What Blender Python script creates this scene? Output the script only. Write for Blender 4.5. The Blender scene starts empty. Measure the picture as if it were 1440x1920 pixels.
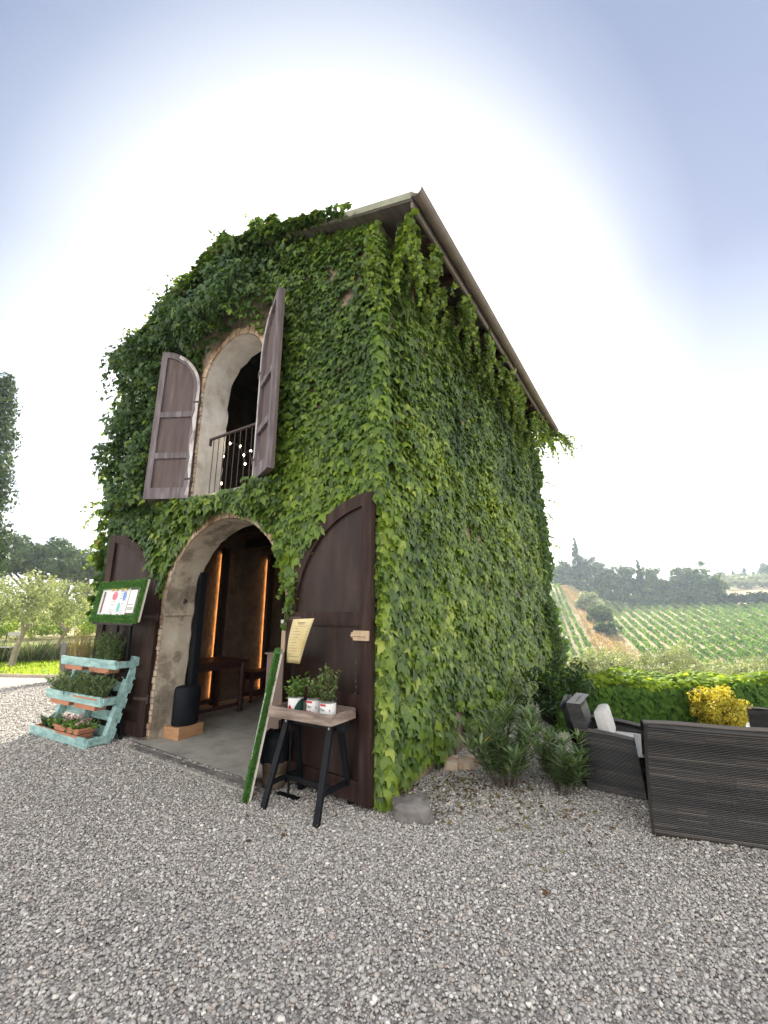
import bpy, bmesh, math, random
import numpy as np
from mathutils import Vector, Matrix, Euler, noise as mnoise
R = math.radians
random.seed(7); rng = np.random.default_rng(11)
scene = bpy.context.scene
col = scene.collection

# ------------------------------------------------------------------ camera, sky, sun
FPX = 790.0; PITCH = 13.317; YAW = 32.64
cam = bpy.data.cameras.new("camera"); cam_o = bpy.data.objects.new("camera", cam); col.objects.link(cam_o)
cam.sensor_fit = 'HORIZONTAL'; cam.sensor_width = 36.0; cam.lens = 36.0 * FPX / 1440.0
cam.clip_start = 0.05; cam.clip_end = 3000
cam_o.location = (2.07, -3.14, 1.5)
cam_o.rotation_euler = (R(90 + PITCH), 0, R(YAW))
scene.camera = cam_o
scene.render.resolution_x = 768; scene.render.resolution_y = 1024
SUN_EL, SUN_AZ = 31.0, 24.0
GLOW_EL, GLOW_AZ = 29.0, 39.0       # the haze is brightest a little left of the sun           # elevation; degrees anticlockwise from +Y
sd = Vector((-math.sin(R(SUN_AZ)) * math.cos(R(SUN_EL)), math.cos(R(SUN_AZ)) * math.cos(R(SUN_EL)), math.sin(R(SUN_EL))))
world = bpy.data.worlds.new("World"); scene.world = world; world.use_nodes = True
wn = world.node_tree; wn.nodes.clear()
def wnode(t, **k):
    n = wn.nodes.new(t)
    for a, b in k.items(): setattr(n, a, b)
    return n
out = wnode('ShaderNodeOutputWorld'); bg = wnode('ShaderNodeBackground'); sky = wnode('ShaderNodeTexSky')
sky.sky_type = 'NISHITA'; sky.sun_disc = False; sky.sun_elevation = R(SUN_EL); sky.sun_rotation = R(-SUN_AZ)
sky.air_density = 1.0; sky.dust_density = 3.0; sky.ozone_density = 1.5
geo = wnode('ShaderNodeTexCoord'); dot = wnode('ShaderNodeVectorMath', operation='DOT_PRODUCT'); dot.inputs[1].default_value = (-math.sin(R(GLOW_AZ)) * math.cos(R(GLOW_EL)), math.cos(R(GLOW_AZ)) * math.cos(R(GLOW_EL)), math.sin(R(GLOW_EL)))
nrm = wnode('ShaderNodeVectorMath', operation='NORMALIZE')
wn.links.new(geo.outputs['Generated'], nrm.inputs[0]); wn.links.new(nrm.outputs[0], dot.inputs[0])
# radiance of a milky summer sky: blinding aureole round the sun, deeper blue beside it, pale band near the horizon; the unseen opposite half is brightened to fill the shaded front
UNIT = 4.5                                   # ramp value 1 in sky units
def wramp(stops, src, inter='LINEAR'):
    g_ = wnode('ShaderNodeValToRGB'); g_.color_ramp.interpolation = inter; e_ = g_.color_ramp.elements
    while len(e_) < len(stops): e_.new(.5)
    for i_, (p_, c_) in enumerate(stops): e_[i_].position = p_; e_[i_].color = (*c_, 1)
    wn.links.new(src, g_.inputs[0]); return g_.outputs[0]
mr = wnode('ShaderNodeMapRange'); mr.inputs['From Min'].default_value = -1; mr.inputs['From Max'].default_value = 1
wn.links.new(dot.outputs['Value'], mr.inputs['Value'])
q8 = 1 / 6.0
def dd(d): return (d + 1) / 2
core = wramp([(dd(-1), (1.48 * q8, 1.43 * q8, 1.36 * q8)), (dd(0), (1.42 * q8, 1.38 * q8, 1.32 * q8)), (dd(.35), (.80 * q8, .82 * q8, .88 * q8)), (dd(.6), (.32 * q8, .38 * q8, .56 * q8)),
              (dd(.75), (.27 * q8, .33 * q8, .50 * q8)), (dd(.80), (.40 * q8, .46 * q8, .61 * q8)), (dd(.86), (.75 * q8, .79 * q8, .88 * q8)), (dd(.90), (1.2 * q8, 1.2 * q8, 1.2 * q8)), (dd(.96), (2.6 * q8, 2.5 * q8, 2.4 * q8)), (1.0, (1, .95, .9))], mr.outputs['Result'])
sx = wnode('ShaderNodeSeparateXYZ'); wn.links.new(nrm.outputs[0], sx.inputs[0])
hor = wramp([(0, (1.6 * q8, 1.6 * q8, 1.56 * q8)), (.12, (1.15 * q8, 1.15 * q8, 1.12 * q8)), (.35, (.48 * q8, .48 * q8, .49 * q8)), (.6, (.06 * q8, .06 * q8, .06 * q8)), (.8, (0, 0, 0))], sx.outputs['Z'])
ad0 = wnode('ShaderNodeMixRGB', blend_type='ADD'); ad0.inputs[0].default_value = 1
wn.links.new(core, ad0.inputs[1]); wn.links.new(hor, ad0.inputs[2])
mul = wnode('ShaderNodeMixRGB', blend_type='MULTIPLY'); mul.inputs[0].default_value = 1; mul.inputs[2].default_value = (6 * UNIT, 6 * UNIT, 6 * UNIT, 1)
wn.links.new(ad0.outputs[0], mul.inputs[1])
nsc = wnode('ShaderNodeMixRGB', blend_type='MULTIPLY'); nsc.inputs[0].default_value = 1; nsc.inputs[2].default_value = (.12, .12, .12, 1); wn.links.new(sky.outputs[0], nsc.inputs[1])
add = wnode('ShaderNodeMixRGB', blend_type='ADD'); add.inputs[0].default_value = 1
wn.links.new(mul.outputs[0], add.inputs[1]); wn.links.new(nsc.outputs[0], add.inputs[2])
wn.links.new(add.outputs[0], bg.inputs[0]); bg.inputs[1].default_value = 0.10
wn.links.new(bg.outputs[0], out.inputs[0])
sl = bpy.data.lights.new("sun", 'SUN'); sl.energy = 5.0; sl.angle = R(0.6); sl.color = (1, .93, .80)
so = bpy.data.objects.new("sun", sl); col.objects.link(so); so.rotation_euler = sd.to_track_quat('Z', 'Y').to_euler(); so.location = sd * 60
vs = scene.view_settings; vs.view_transform = 'Standard'; vs.look = 'None'; vs.exposure = 1.28; vs.gamma = 1
cy = scene.cycles
cy.max_bounces = 7; cy.diffuse_bounces = 4; cy.glossy_bounces = 2; cy.transmission_bounces = 4; cy.transparent_max_bounces = 4
cy.caustics_reflective = False; cy.caustics_refractive = False; cy.sample_clamp_indirect = 4
try:
    cy.use_denoising = True; cy.denoiser = 'OPENIMAGEDENOISE'
except Exception: pass

# ------------------------------------------------------------------ materials
def nm(name):
    m = bpy.data.materials.new(name); m.use_nodes = True
    nt = m.node_tree; return m, nt, nt.nodes['Principled BSDF']
def N(nt, t, **k):
    n = nt.nodes.new(t)
    for a, b in k.items(): setattr(n, a, b)
    return n
def ramp(nt, stops, fac):
    r = N(nt, 'ShaderNodeValToRGB'); e = r.color_ramp.elements
    while len(e) < len(stops): e.new(.5)
    for i, (p, c) in enumerate(stops):
        e[i].position = p; e[i].color = (*c, 1) if len(c) == 3 else c
    nt.links.new(fac, r.inputs[0]); return r.outputs[0]
def noise_mat(name, stops, scale=4, detail=8, rough=.8, bump=.3, bdist=.01, bscale=None, stretch=(1, 1, 1), metallic=0, spec=.4, nrough=.6, bdetail=8):
    m, nt, b = nm(name); L = nt.links.new
    tc = N(nt, 'ShaderNodeTexCoord'); mp = N(nt, 'ShaderNodeMapping'); mp.inputs['Scale'].default_value = stretch
    L(tc.outputs['Object'], mp.inputs[0])
    n1 = N(nt, 'ShaderNodeTexNoise'); n1.inputs['Scale'].default_value = scale; n1.inputs['Detail'].default_value = detail; n1.inputs['Roughness'].default_value = nrough
    L(mp.outputs[0], n1.inputs[0]); L(ramp(nt, stops, n1.outputs['Fac']), b.inputs['Base Color'])
    n2 = N(nt, 'ShaderNodeTexNoise'); n2.inputs['Scale'].default_value = bscale or scale * 4; n2.inputs['Detail'].default_value = bdetail
    L(mp.outputs[0], n2.inputs[0])
    bp = N(nt, 'ShaderNodeBump'); bp.inputs['Strength'].default_value = bump; bp.inputs['Distance'].default_value = bdist
    L(n2.outputs['Fac'], bp.inputs['Height']); L(bp.outputs[0], b.inputs['Normal'])
    b.inputs['Roughness'].default_value = rough; b.inputs['Metallic'].default_value = metallic
    b.inputs['Specular IOR Level'].default_value = spec
    return m
def plain(name, c, rough=.6, metallic=0, emit=0, spec=.4):
    m, nt, b = nm(name)
    b.inputs['Base Color'].default_value = (*c, 1); b.inputs['Roughness'].default_value = rough; b.inputs['Metallic'].default_value = metallic
    b.inputs['Specular IOR Level'].default_value = spec
    if emit: b.inputs['Emission Color'].default_value = (*c, 1); b.inputs['Emission Strength'].default_value = emit
    return m
def leaf_mat(name, stops, rough=.5, trans=.35, tcol=1.5, spec=.35):
    """colour of each leaf from its own random value (attribute 'rnd'); light shines through thin leaves"""
    m, nt, b = nm(name); L = nt.links.new
    at = N(nt, 'ShaderNodeAttribute', attribute_name='rnd')
    c = ramp(nt, stops, at.outputs['Fac'])
    L(c, b.inputs['Base Color']); b.inputs['Roughness'].default_value = rough; b.inputs['Specular IOR Level'].default_value = spec
    tr = N(nt, 'ShaderNodeBsdfTranslucent'); mx = N(nt, 'ShaderNodeMixRGB', blend_type='MULTIPLY'); mx.inputs[0].default_value = 1
    mx.inputs[2].default_value = (tcol * 1.15, tcol * 1.05, tcol * .5, 1); L(c, mx.inputs[1]); L(mx.outputs[0], tr.inputs[0])
    ms = N(nt, 'ShaderNodeMixShader'); ms.inputs[0].default_value = trans
    o = nt.nodes['Material Output']; L(b.outputs[0], ms.inputs[1]); L(tr.outputs[0], ms.inputs[2]); L(ms.outputs[0], o.inputs[0])
    return m

M = {}
M['door'] = noise_mat('brown_painted_wood', [(.3, (.020, .011, .009)), (.52, (.036, .020, .016)), (.64, (.055, .032, .025)), (.82, (.11, .07, .055))], 2.6, 12, .55, .45, .004, 18, (6, 6, .8), spec=.14)
M['door_panel'] = noise_mat('brown_panel', [(.3, (.017, .010, .008)), (.52, (.030, .017, .013)), (.64, (.045, .026, .020)), (.82, (.09, .06, .046))], 1.8, 12, .5, .35, .003, 30, (3, 3, .7), spec=.22)
M['shutter'] = noise_mat('weathered_mauve_wood', [(.28, (.070, .055, .062)), (.48, (.13, .106, .116)), (.62, (.20, .172, .182)), (.78, (.42, .39, .39))], 2.6, 9, .75, .5, .006, 16, (5, 5, .7))
M['shutter_panel'] = noise_mat('weathered_brown_panel', [(.3, (.075, .056, .054)), (.6, (.12, .09, .086)), (.85, (.19, .16, .155))], 2.2, 9, .8, .4, .004, 22, (6, 6, .8))
M['flaked'] = noise_mat('flaked_pale_paint', [(.35, (.20, .16, .16)), (.5, (.5, .47, .46)), (.7, (.68, .66, .64))], 9, 10, .8, .4, .005, 22, (1, 1, .5))
M['plaster'] = noise_mat('stained_plaster', [(.30, (.17, .14, .105)), (.44, (.34, .285, .22)), (.50, (.54, .46, .36)), (.60, (.60, .525, .42)), (.75, (.70, .64, .54))], 2.6, 12, .9, .7, .02, 7, nrough=.68)
M['plaster_w'] = noise_mat('pale_plaster', [(.30, (.36, .30, .25)), (.42, (.60, .55, .50)), (.6, (.76, .73, .69)), (.8, (.82, .80, .77))], 3, 12, .9, .7, .02, 9, nrough=.68)
M['brick'] = noise_mat('old_brick', [(.30, (.26, .15, .10)), (.44, (.46, .30, .21)), (.54, (.58, .46, .34)), (.8, (.66, .58, .47))], 6, 9, .9, .8, .012, 26)
M['wall'] = noise_mat('rubble_wall', [(.30, (.10, .08, .06)), (.48, (.22, .17, .125)), (.6, (.36, .27, .20)), (.78, (.45, .38, .31))], 5, 12, .95, 1, .04, 9, nrough=.7)
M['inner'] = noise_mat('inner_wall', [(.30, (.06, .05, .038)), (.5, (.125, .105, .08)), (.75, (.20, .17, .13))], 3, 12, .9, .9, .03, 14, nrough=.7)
M['dark'] = noise_mat('dark_timber', [(.3, (.018, .013, .011)), (.7, (.045, .03, .025))], 3, 6, .7, .3, .004, 16, (6, 6, 1))
M['darkred'] = noise_mat('dark_red_wood', [(.3, (.035, .014, .012)), (.7, (.075, .032, .026))], 3, 6, .5, .2, .004, 16, (1, 6, 6))
M['soffit'] = noise_mat('old_soffit', [(.3, (.06, .05, .045)), (.7, (.13, .11, .10))], 3, 8, .85, .4, .006, 12, (6, 1, 6))
M['tile'] = noise_mat('roof_tile', [(.3, (.22, .13, .09)), (.6, (.34, .24, .18)), (.8, (.40, .36, .30))], 7, 8, .9, .5, .01, 20)
M['fascia'] = noise_mat('aged_gutter', [(.3, (.11, .095, .09)), (.7, (.20, .17, .155))], 4, 8, .6, .2, .003, 20, metallic=.3)
M['verge'] = noise_mat('lichen_grey_board', [(.3, (.20, .21, .15)), (.7, (.34, .34, .27))], 5, 8, .9, .3, .004, 20)
M['slab'] = noise_mat('worn_concrete', [(.28, (.21, .195, .17)), (.5, (.33, .315, .28)), (.75, (.42, .40, .365))], 3.2, 12, .85, .3, .006, 30, nrough=.65)
M['iron'] = noise_mat('brown_iron', [(.3, (.035, .022, .02)), (.7, (.08, .05, .045))], 20, 6, .6, .3, .002)
M['black'] = noise_mat('black_paint', [(.3, (.004, .005, .007)), (.7, (.009, .010, .013))], 12, 5, .55, .15, .002, 60, spec=.2)
M['speaker'] = plain('black_speaker', (.007, .009, .013), .6, spec=.2)
M['pine'] = noise_mat('pine_block', [(.3, (.36, .18, .085)), (.55, (.48, .27, .14)), (.8, (.58, .36, .20))], 4, 8, .65, .2, .003, 20, (1, 1, 6))
M['tray'] = noise_mat('rustic_wood', [(.28, (.12, .085, .065)), (.48, (.24, .18, .145)), (.62, (.35, .275, .225)), (.8, (.42, .35, .30))], 3.5, 10, .8, .5, .004, 18, (1.2, 3, 9))
M['cab'] = noise_mat('brown_cabinet', [(.3, (.15, .10, .08)), (.7, (.19, .135, .11))], 3, 6, .6, .1, .002, 30)
M['lightwood'] = noise_mat('light_wood', [(.3, (.42, .30, .18)), (.7, (.55, .42, .28))], 4, 8, .6, .2, .002, 20, (6, 6, 1))
M['steel'] = plain('steel', (.55, .55, .55), .3, 1)
M['turq'] = noise_mat('worn_turquoise', [(.26, (.13, .20, .19)), (.42, (.25, .41, .39)), (.58, (.36, .56, .53)), (.76, (.55, .68, .65))], 5, 10, .75, .4, .004, 22, (1, 4, 4))
M['terra'] = noise_mat('terracotta', [(.3, (.42, .16, .085)), (.7, (.56, .25, .15))], 8, 8, .7, .2, .003, 30)
M['paper'] = noise_mat('yellow_paper', [(.3, (.60, .47, .22)), (.7, (.72, .60, .33))], 6, 5, .8, .1, .002)
M['ink'] = plain('ink', (.06, .05, .05), .7)
M['greyink'] = plain('grey_print', (.33, .33, .36), .7)
M['white'] = plain('white_card', (.74, .73, .71), .6)
M['board'] = noise_mat('board_backing', [(.3, (.52, .46, .40)), (.7, (.66, .60, .53))], 5, 5, .7, .1, .002)
M['pink'] = plain('pink_print', (.62, .20, .27), .6); M['blue'] = plain('blue_print', (.16, .28, .58), .6); M['teal'] = plain('teal_print', (.13, .48, .50), .6)
M['red'] = plain('red_print', (.55, .025, .03), .45); M['gold'] = plain('gold_ribbon', (.60, .42, .08), .5)
M['label'] = plain('white_label', (.78, .77, .76), .35); M['dgreen'] = plain('dark_green_label', (.012, .06, .04), .35)
M['tin'] = plain('tin', (.5, .5, .5), .35, 1); M['soil'] = noise_mat('soil', [(.3, (.02, .015, .01)), (.7, (.05, .035, .025))], 30, 6, .95, .8, .01)
M['cushion'] = noise_mat('off_white_cushion', [(.3, (.50, .48, .46)), (.7, (.62, .60, .58))], 14, 6, .9, .5, .006, 10)
M['rock'] = noise_mat('grey_rock', [(.3, (.09, .08, .075)), (.5, (.17, .155, .145)), (.75, (.26, .24, .22))], 6, 10, .85, .9, .02, 14)
M['bark'] = noise_mat('bark', [(.3, (.06, .045, .032)), (.7, (.17, .14, .11))], 9, 8, .95, .9, .02, 20, (1, 1, .4))
M['palebark'] = noise_mat('pale_bark', [(.3, (.22, .18, .14)), (.7, (.40, .35, .28))], 9, 8, .95, .7, .02, 20, (1, 1, .4))
M['kerb'] = noise_mat('pale_edging', [(.3, (.40, .32, .22)), (.7, (.52, .43, .32))], 3, 6, .8, .2, .004)
M['wick_far'] = noise_mat('grey_rattan', [(.3, (.05, .045, .038)), (.7, (.095, .085, .072))], 40, 4, .6, .3, .004, 60, (1, 1, 4))
M['strand'] = None
# ivy and foliage colours
M['ivy'] = leaf_mat('ivy_leaf', [(0, (.045, .088, .020)), (.3, (.105, .178, .032)), (.6, (.185, .280, .036)), (.88, (.29, .385, .05)), (1, (.40, .47, .09))], .38, .36, 1.5, .45)
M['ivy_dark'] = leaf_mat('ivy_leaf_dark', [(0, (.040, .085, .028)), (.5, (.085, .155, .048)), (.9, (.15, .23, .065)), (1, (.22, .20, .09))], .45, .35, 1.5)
M['hedge'] = leaf_mat('hedge_leaf', [(0, (.045, .10, .02)), (.5, (.10, .19, .03)), (1, (.34, .44, .05))], .7, .38, 2.1, .12)
M['yellow'] = leaf_mat('golden_leaf', [(0, (.26, .28, .04)), (.5, (.50, .44, .05)), (1, (.68, .58, .10))], .5, .4, 1.2)
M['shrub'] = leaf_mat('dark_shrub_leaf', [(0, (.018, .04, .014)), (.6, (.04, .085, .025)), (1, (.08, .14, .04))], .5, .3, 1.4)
M['oleander'] = leaf_mat('oleander_leaf', [(0, (.075, .13, .05)), (.6, (.15, .23, .09)), (.95, (.27, .36, .16)), (1, (.55, .40, .08))], .35, .3, 1.3, .5)
M['olive'] = leaf_mat('olive_leaf', [(0, (.12, .16, .08)), (.5, (.23, .28, .15)), (1, (.42, .46, .30))], .5, .35, 1.4)
M['bush'] = leaf_mat('bright_bush_leaf', [(0, (.12, .20, .04)), (.5, (.22, .33, .06)), (1, (.38, .48, .12))], .5, .45, 1.5)
M['pinetree'] = leaf_mat('pine_needles', [(0, (.028, .06, .022)), (.5, (.065, .115, .035)), (1, (.14, .20, .06))], .6, .2, 1.3)
M['cypress'] = leaf_mat('cypress_leaf', [(0, (.022, .05, .02)), (.5, (.045, .085, .032)), (1, (.10, .15, .06))], .6, .2, 1.3)
M['wood_leaf'] = leaf_mat('woodland_leaf', [(0, (.04, .08, .03)), (.5, (.085, .145, .05)), (1, (.18, .25, .08))], .6, .3, 1.4)
M['vine'] = leaf_mat('vine_leaf', [(0, (.05, .12, .025)), (.5, (.11, .22, .04)), (1, (.24, .37, .07))], .55, .45, 1.5)
M['lav'] = leaf_mat('lavender_leaf', [(0, (.10, .15, .07)), (.5, (.22, .28, .15)), (.9, (.36, .38, .26)), (1, (.36, .32, .36))], .6, .3, 1.2)
M['herb'] = leaf_mat('herb_leaf', [(0, (.06, .13, .03)), (.6, (.13, .25, .05)), (1, (.26, .38, .10))], .5, .35, 1.4)
M['herb_mint'] = leaf_mat('mint_leaf', [(0, (.05, .09, .03)), (.5, (.12, .19, .06)), (.85, (.24, .30, .12)), (1, (.22, .08, .05))], .5, .35, 1.3)
M['rosemary'] = leaf_mat('rosemary_leaf', [(0, (.07, .12, .05)), (1, (.18, .26, .10))], .6, .25, 1.2)
M['thyme'] = leaf_mat('thyme_leaf', [(0, (.06, .10, .04)), (.6, (.13, .20, .08)), (1, (.27, .33, .16))], .6, .3, 1.2)
M['dry'] = leaf_mat('dry_stalk_leaf', [(0, (.20, .17, .07)), (1, (.42, .34, .17))], .7, .4, 1.2)
M['aloe'] = leaf_mat('succulent_leaf', [(0, (.05, .10, .05)), (1, (.13, .20, .10))], .4, .1, 1)
M['petal'] = leaf_mat('pink_white_petal', [(0, (.50, .16, .22)), (.4, (.66, .40, .45)), (1, (.78, .72, .72))], .5, .3, .8)
M['turf'] = leaf_mat('artificial_grass', [(0, (.045, .14, .03)), (.6, (.095, .25, .055)), (1, (.18, .36, .10))], .5, .15, 1.2)
M['lawn'] = leaf_mat('lawn_grass', [(0, (.16, .24, .03)), (.6, (.28, .40, .045)), (1, (.42, .48, .09))], .6, .45, 1.7)
M['drygrass'] = leaf_mat('dry_grass', [(0, (.24, .18, .08)), (1, (.50, .38, .20))], .8, .3, 1.1)
M['litter'] = leaf_mat('leaf_litter', [(0, (.06, .035, .02)), (.5, (.16, .09, .045)), (1, (.22, .25, .08))], .8, .2, 1)

# striped wicker
def wicker_mat(name, c0, c1, c2):
    m, nt, b = nm(name); L = nt.links.new
    at = N(nt, 'ShaderNodeAttribute', attribute_name='rnd')
    L(ramp(nt, [(0, c0), (.55, c1), (1, c2)], at.outputs['Fac']), b.inputs['Base Color'])
    b.inputs['Roughness'].default_value = .42; b.inputs['Specular IOR Level'].default_value = .45
    return m
M['wicker'] = wicker_mat('brown_black_wicker', (.006, .006, .007), (.034, .030, .028), (.13, .11, .095))

# ------------------------------------------------------------------ object helpers
def tag(o, label=None, cat=None, group=None, kind=None):
    for k, v in (('label', label), ('category', cat), ('group', group), ('kind', kind)):
        if v: o[k] = v
    return o
def thing(name, loc, label, cat, group=None, rz=0):
    o = bpy.data.objects.new(name, None); col.objects.link(o); o.location = loc; o.rotation_euler = (0, 0, rz); o.empty_display_size = .1
    return tag(o, label, cat, group)
def wloc(o):
    v = Vector((0, 0, 0))
    while o is not None: v += o.location; o = o.parent
    return v
def link_mesh(name, V, F, mat, parent=None, smooth=False, rnd=None, origin=None, mats=None, fm=None):
    V = np.asarray(V, dtype=np.float64).reshape(-1, 3)
    off = np.array(wloc(parent) if parent is not None else (origin if origin is not None else (0, 0, 0)), float)
    V = V - off
    me = bpy.data.meshes.new(name)
    if isinstance(F, np.ndarray):
        n, k = F.shape
        me.vertices.add(len(V)); me.vertices.foreach_set('co', V.astype(np.float32).ravel())
        me.loops.add(n * k); me.loops.foreach_set('vertex_index', F.astype(np.int32).ravel())
        me.polygons.add(n); me.polygons.foreach_set('loop_start', np.arange(0, n * k, k, dtype=np.int32))
        me.polygons.foreach_set('loop_total', np.full(n, k, dtype=np.int32))
    else:
        me.from_pydata([tuple(v) for v in V], [], F)
    if rnd is not None:
        a = me.attributes.new('rnd', 'FLOAT', 'POINT'); a.data.foreach_set('value', np.asarray(rnd, np.float32))
    if smooth: me.polygons.foreach_set('use_smooth', np.ones(len(me.polygons), bool))
    me.materials.append(M[mat] if isinstance(mat, str) else mat)
    if mats:
        for x in mats: me.materials.append(M[x])
        me.polygons.foreach_set('material_index', np.asarray(fm, np.int32))
    me.update(); me.validate()
    o = bpy.data.objects.new(name, me); col.objects.link(o)
    if parent is not None: o.parent = parent
    elif origin is not None: o.location = origin
    return o
class MB:
    def __init__(s): s.v = []; s.f = []; s.r = []; s.M = Matrix.Identity(4)
    def put(s, vs, fs, r=0.5):
        b = len(s.v); s.v += [tuple(s.M @ Vector(v)) for v in vs]; s.f += [tuple(b + i for i in f) for f in fs]; s.r += [r] * len(vs); return s
    def box(s, lo, hi, bev=0.0, r=.5):
        (x0, y0, z0), (x1, y1, z1) = lo, hi
        if bev <= 0:
            vs = [(x, y, z) for z in (z0, z1) for y in (y0, y1) for x in (x0, x1)]
            return s.put(vs, [(0, 2, 3, 1), (4, 5, 7, 6), (0, 1, 5, 4), (2, 6, 7, 3), (0, 4, 6, 2), (1, 3, 7, 5)], r)
        bm = bmesh.new(); bmesh.ops.create_cube(bm, size=1)
        for v in bm.verts: v.co = Vector(((x0 + x1) / 2 + v.co.x * (x1 - x0), (y0 + y1) / 2 + v.co.y * (y1 - y0), (z0 + z1) / 2 + v.co.z * (z1 - z0)))
        bmesh.ops.bevel(bm, geom=bm.edges[:], offset=bev, segments=2, affect='EDGES', profile=.6)
        bm.verts.ensure_lookup_table()
        s.put([tuple(v.co) for v in bm.verts], [tuple(v.index for v in f.verts) for f in bm.faces], r); bm.free(); return s
    def beam(s, a, b, w, h, up=(0, 0, 1), bev=0.0, r=.5):
        a = Vector(a); b = Vector(b); d = b - a; L = d.length; x = d.normalized(); u = Vector(up); y = u.cross(x)
        if y.length < 1e-4: y = Vector((0, 1, 0)).cross(x)
        y.normalize(); z = x.cross(y)
        m = Matrix((x, y, z)).transposed().to_4x4(); m.translation = a
        old = s.M; s.M = old @ m; s.box((0, -w / 2, -h / 2), (L, w / 2, h / 2), bev, r); s.M = old; return s
    def tube(s, pts, rad, n=8, r=.5, cap=True):
        pts = [Vector(p) for p in pts]; rad = rad if hasattr(rad, '__len__') else [rad] * len(pts)
        rings = []; vs = []; fs = []
        for i, p in enumerate(pts):
            t = (pts[min(i + 1, len(pts) - 1)] - pts[max(i - 1, 0)]).normalized()
            u = t.cross(Vector((.13, .97, .2))).normalized(); w = t.cross(u)
            for k in range(n):
                a = 2 * math.pi * k / n; vs.append(tuple(p + (u * math.cos(a) + w * math.sin(a)) * rad[i]))
        for i in range(len(pts) - 1):
            for k in range(n): fs.append((i * n + k, i * n + (k + 1) % n, (i + 1) * n + (k + 1) % n, (i + 1) * n + k))
        if cap: fs.append(tuple(range(n - 1, -1, -1))); fs.append(tuple((len(pts) - 1) * n + k for k in range(n)))
        return s.put(vs, fs, r)
    def lathe(s, c, prof, n=24, sx=1, sy=1, r=.5):
        vs = []; fs = []
        for (rr, z) in prof:
            for k in range(n):
                a = 2 * math.pi * k / n; vs.append((c[0] + rr * sx * math.cos(a), c[1] + rr * sy * math.sin(a), c[2] + z))
        m = len(prof)
        for i in range(m - 1):
            for k in range(n): fs.append((i * n + k, i * n + (k + 1) % n, (i + 1) * n + (k + 1) % n, (i + 1) * n + k))
        fs.append(tuple(range(n - 1, -1, -1))); fs.append(tuple((m - 1) * n + k for k in range(n)))
        return s.put(vs, fs, r)
    def prism(s, poly, y0, y1, r=.5):   # poly in (x, z), extruded along y; ordered anticlockwise seen from -y
        n = len(poly); vs = [(x, y0, z) for x, z in poly] + [(x, y1, z) for x, z in poly]
        fs = [tuple(range(n)), tuple(range(2 * n - 1, n - 1, -1))] + [(i, i + n, (i + 1) % n + n, (i + 1) % n) for i in range(n)]
        return s.put(vs, fs, r)
    def build(s, name, mat, parent=None, smooth=False, origin=None):
        o = link_mesh(name, s.v, s.f, mat, parent, smooth, rnd=s.r, origin=origin)
        bm = bmesh.new(); bm.from_mesh(o.data); bmesh.ops.recalc_face_normals(bm, faces=bm.faces[:]); bm.to_mesh(o.data); bm.free()
        if smooth:
            try: o.data.set_sharp_from_angle(angle=R(38))
            except Exception: pass
        return o
def xf(loc=(0, 0, 0), rz=0, rx=0, ry=0): return Matrix.Translation(loc) @ Matrix.Rotation(rz, 4, 'Z') @ Matrix.Rotation(ry, 4, 'Y') @ Matrix.Rotation(rx, 4, 'X')
def copy_thing(root, loc, rz=None, label=None, scale=None, name=None):
    r = root.copy(); col.objects.link(r); r.location = loc
    if rz is not None: r.rotation_euler = (0, 0, rz)
    if scale is not None: r.scale = scale if hasattr(scale, '__len__') else (scale,) * 3
    if label: r['label'] = label
    for ch in root.children:
        c = ch.copy(); col.objects.link(c); c.parent = r
        for g in ch.children:
            d = g.copy(); col.objects.link(d); d.parent = c
    return r

# leaf templates: x across, y towards the tip, z out
def _tmpl(outline, center):
    v = np.array([center] + outline, float); n = len(outline)
    return v, np.array([(0, 1 + (i + 1) % n, 1 + i) for i in range(n)])
IVY = _tmpl([(0, 0, .0), (-.24, -.12, -.03), (-.45, .08, -.10), (-.56, .50, -.20), (-.26, .55, -.06), (-.20, .75, -.08), (0, 1.08, -.24), (.20, .75, -.08), (.26, .55, -.06), (.56, .50, -.20), (.45, .08, -.10), (.24, -.12, -.03)], (0, .36, .05))
OVAL = _tmpl([(0, 0, 0), (-.28, .3, -.06), (-.24, .7, -.06), (0, 1, -.1), (.24, .7, -.06), (.28, .3, -.06)], (0, .5, .03))
QUAD = (np.array([(-.5, 0, 0), (0, -.1, .05), (.5, .1, -.05), (.35, .9, 0), (-.1, 1.0, .06), (-.45, .6, .1)], float), np.array([(0, 1, 2), (0, 2, 3), (0, 3, 4), (0, 4, 5)]))
LANCE = (np.array([(0, 0, 0), (-.075, .3, -.01), (.075, .3, -.01), (-.08, .65, -.05), (.08, .65, -.05), (0, 1, -.16), (0, .3, .02), (0, .65, -.03)], float),
         np.array([(0, 1, 6), (0, 6, 2), (1, 3, 7), (1, 7, 6), (6, 7, 4), (6, 4, 2), (3, 5, 7), (7, 5, 4)]))
BLADE = (np.array([(-.05, 0, 0), (.05, 0, 0), (.035, .6, .05), (-.035, .6, .05), (0, 1, .14)], float), np.array([(0, 1, 2), (0, 2, 3), (3, 2, 4)]))
def norm(a): return a / np.maximum(np.linalg.norm(a, axis=-1, keepdims=True), 1e-9)
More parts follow.
